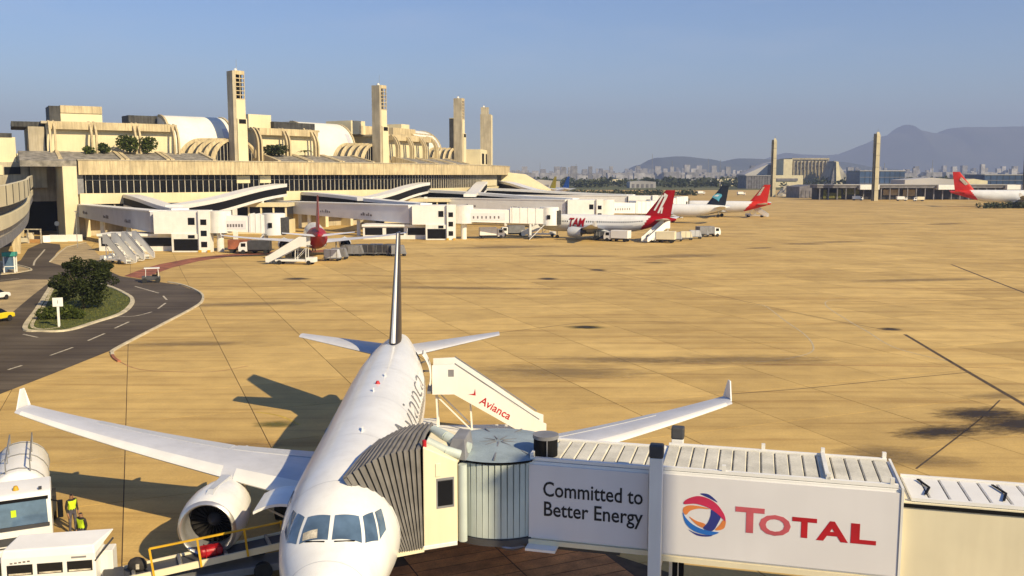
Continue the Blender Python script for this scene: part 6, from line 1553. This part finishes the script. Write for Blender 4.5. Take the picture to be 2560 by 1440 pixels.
g = N.new('ShaderNodeNewGeometry'); L.new(ramp(N, L, noise(N, L, g.outputs['Position'], .002, 7, .6), [(.35, (.035, .05, .03)), (.65, (.09, .09, .06))]), b.inputs['Base Color'])
def ridge(name, pts, Y, depth, seed):
    P_ = [(frame_px(u, Y), zat(v, Y)) for u, v in pts]; rgq = random.Random(seed); nx, ny = 260, 20; x0, x1 = P_[0][0], P_[-1][0]; vs = []
    from mathutils import noise as mn
    for i in range(nx + 1):
        x = x0 + (x1 - x0) * i / nx
        h_ = 0
        for (a, p), (b2, q) in zip(P_[:-1], P_[1:]):
            if a <= x <= b2: tt = (x - a) / (b2 - a); tt = tt if name == 'mountains' else tt * tt * (3 - 2 * tt); h_ = p + (q - p) * tt
        for j in range(ny + 1):
            f = j / ny; y = Y - depth * .45 + depth * f
            prof = math.sin(min(1, f / .45) * math.pi / 2) if f < .45 else math.cos((f - .45) / .55 * math.pi / 2)
            nz = mn.noise(Vector((x * .0016, y * .0016, seed))) * .06 * (1 - prof * .8) + mn.noise(Vector((x * .006, y * .006, seed))) * .03
            vs.append((x, y, max(-1, h_ * prof * (1 + nz * (1 - abs(prof - .5))))))
    fs = [(i * (ny + 1) + j, (i + 1) * (ny + 1) + j, (i + 1) * (ny + 1) + j + 1, i * (ny + 1) + j + 1) for i in range(nx) for j in range(ny)]
    tag(MB().add(vs, fs).build(name, 'hill', smooth=80), kind='structure')
ridge('hills', [(1560, 437), (1600, 412), (1640, 395), (1700, 391), (1760, 397), (1800, 404), (1850, 396), (1930, 398), (2000, 408), (2080, 404), (2160, 418), (2300, 437)], 8600, 2600, 3)
ridge('mountains', [(1780, 437), (1900, 404), (1960, 382), (2000, 386), (2060, 388), (2110, 384), (2132, 374), (2172, 358), (2208, 340), (2236, 333), (2248, 323), (2259, 311), (2270, 322), (2290, 326), (2330, 334), (2352, 336), (2372, 320), (2400, 317), (2480, 318), (2560, 314), (2660, 312), (2800, 330), (3000, 380), (3300, 437)], 13500, 3200, 9)
# ============================================================ ADDED SHADE BLOCKER (outside the frame, shades the near advert panel)
gp_ = BO + bx * 29.75 + by * -16.0
t = thing('shade_blocker', 'plain unseen block added to shade the left advert panel of the near boarding bridge', 'tower', (gp_.x, gp_.y, 0), BA)
B(-1.7, 2.6, -1.2, 0, 0, 26.9).build('shaft', 'term_pale', t); B(-1.8, 2.7, -1.3, .1, 26.9, 27.15).build('coping', 'term_beige', t)
for k in range(7): B(-.6, .6, -.02, .03, 2.5 + 3.4 * k, 4.2 + 3.4 * k).build('window', 'glass_dark', t)
# ============================================================ HAZE
hz = MB().box(-9500, 12500, -60, 17500, -1.2, 1100).build('haze', 'black'); hz.data.materials.clear()
hm = bpy.data.materials.new('haze_air'); hm.use_nodes = True; nt = hm.node_tree; nt.nodes.clear()
ou = nt.nodes.new('ShaderNodeOutputMaterial'); pv = nt.nodes.new('ShaderNodeVolumePrincipled')
pv.inputs['Color'].default_value = (.53, .63, .92, 1); pv.inputs['Density'].default_value = 0.00012; pv.inputs['Anisotropy'].default_value = 0.0
nt.links.new(pv.outputs[0], ou.inputs['Volume']); hz.data.materials.append(hm)
tag(hz, 'pale haze over the airfield and mountains', 'haze', kind='stuff')
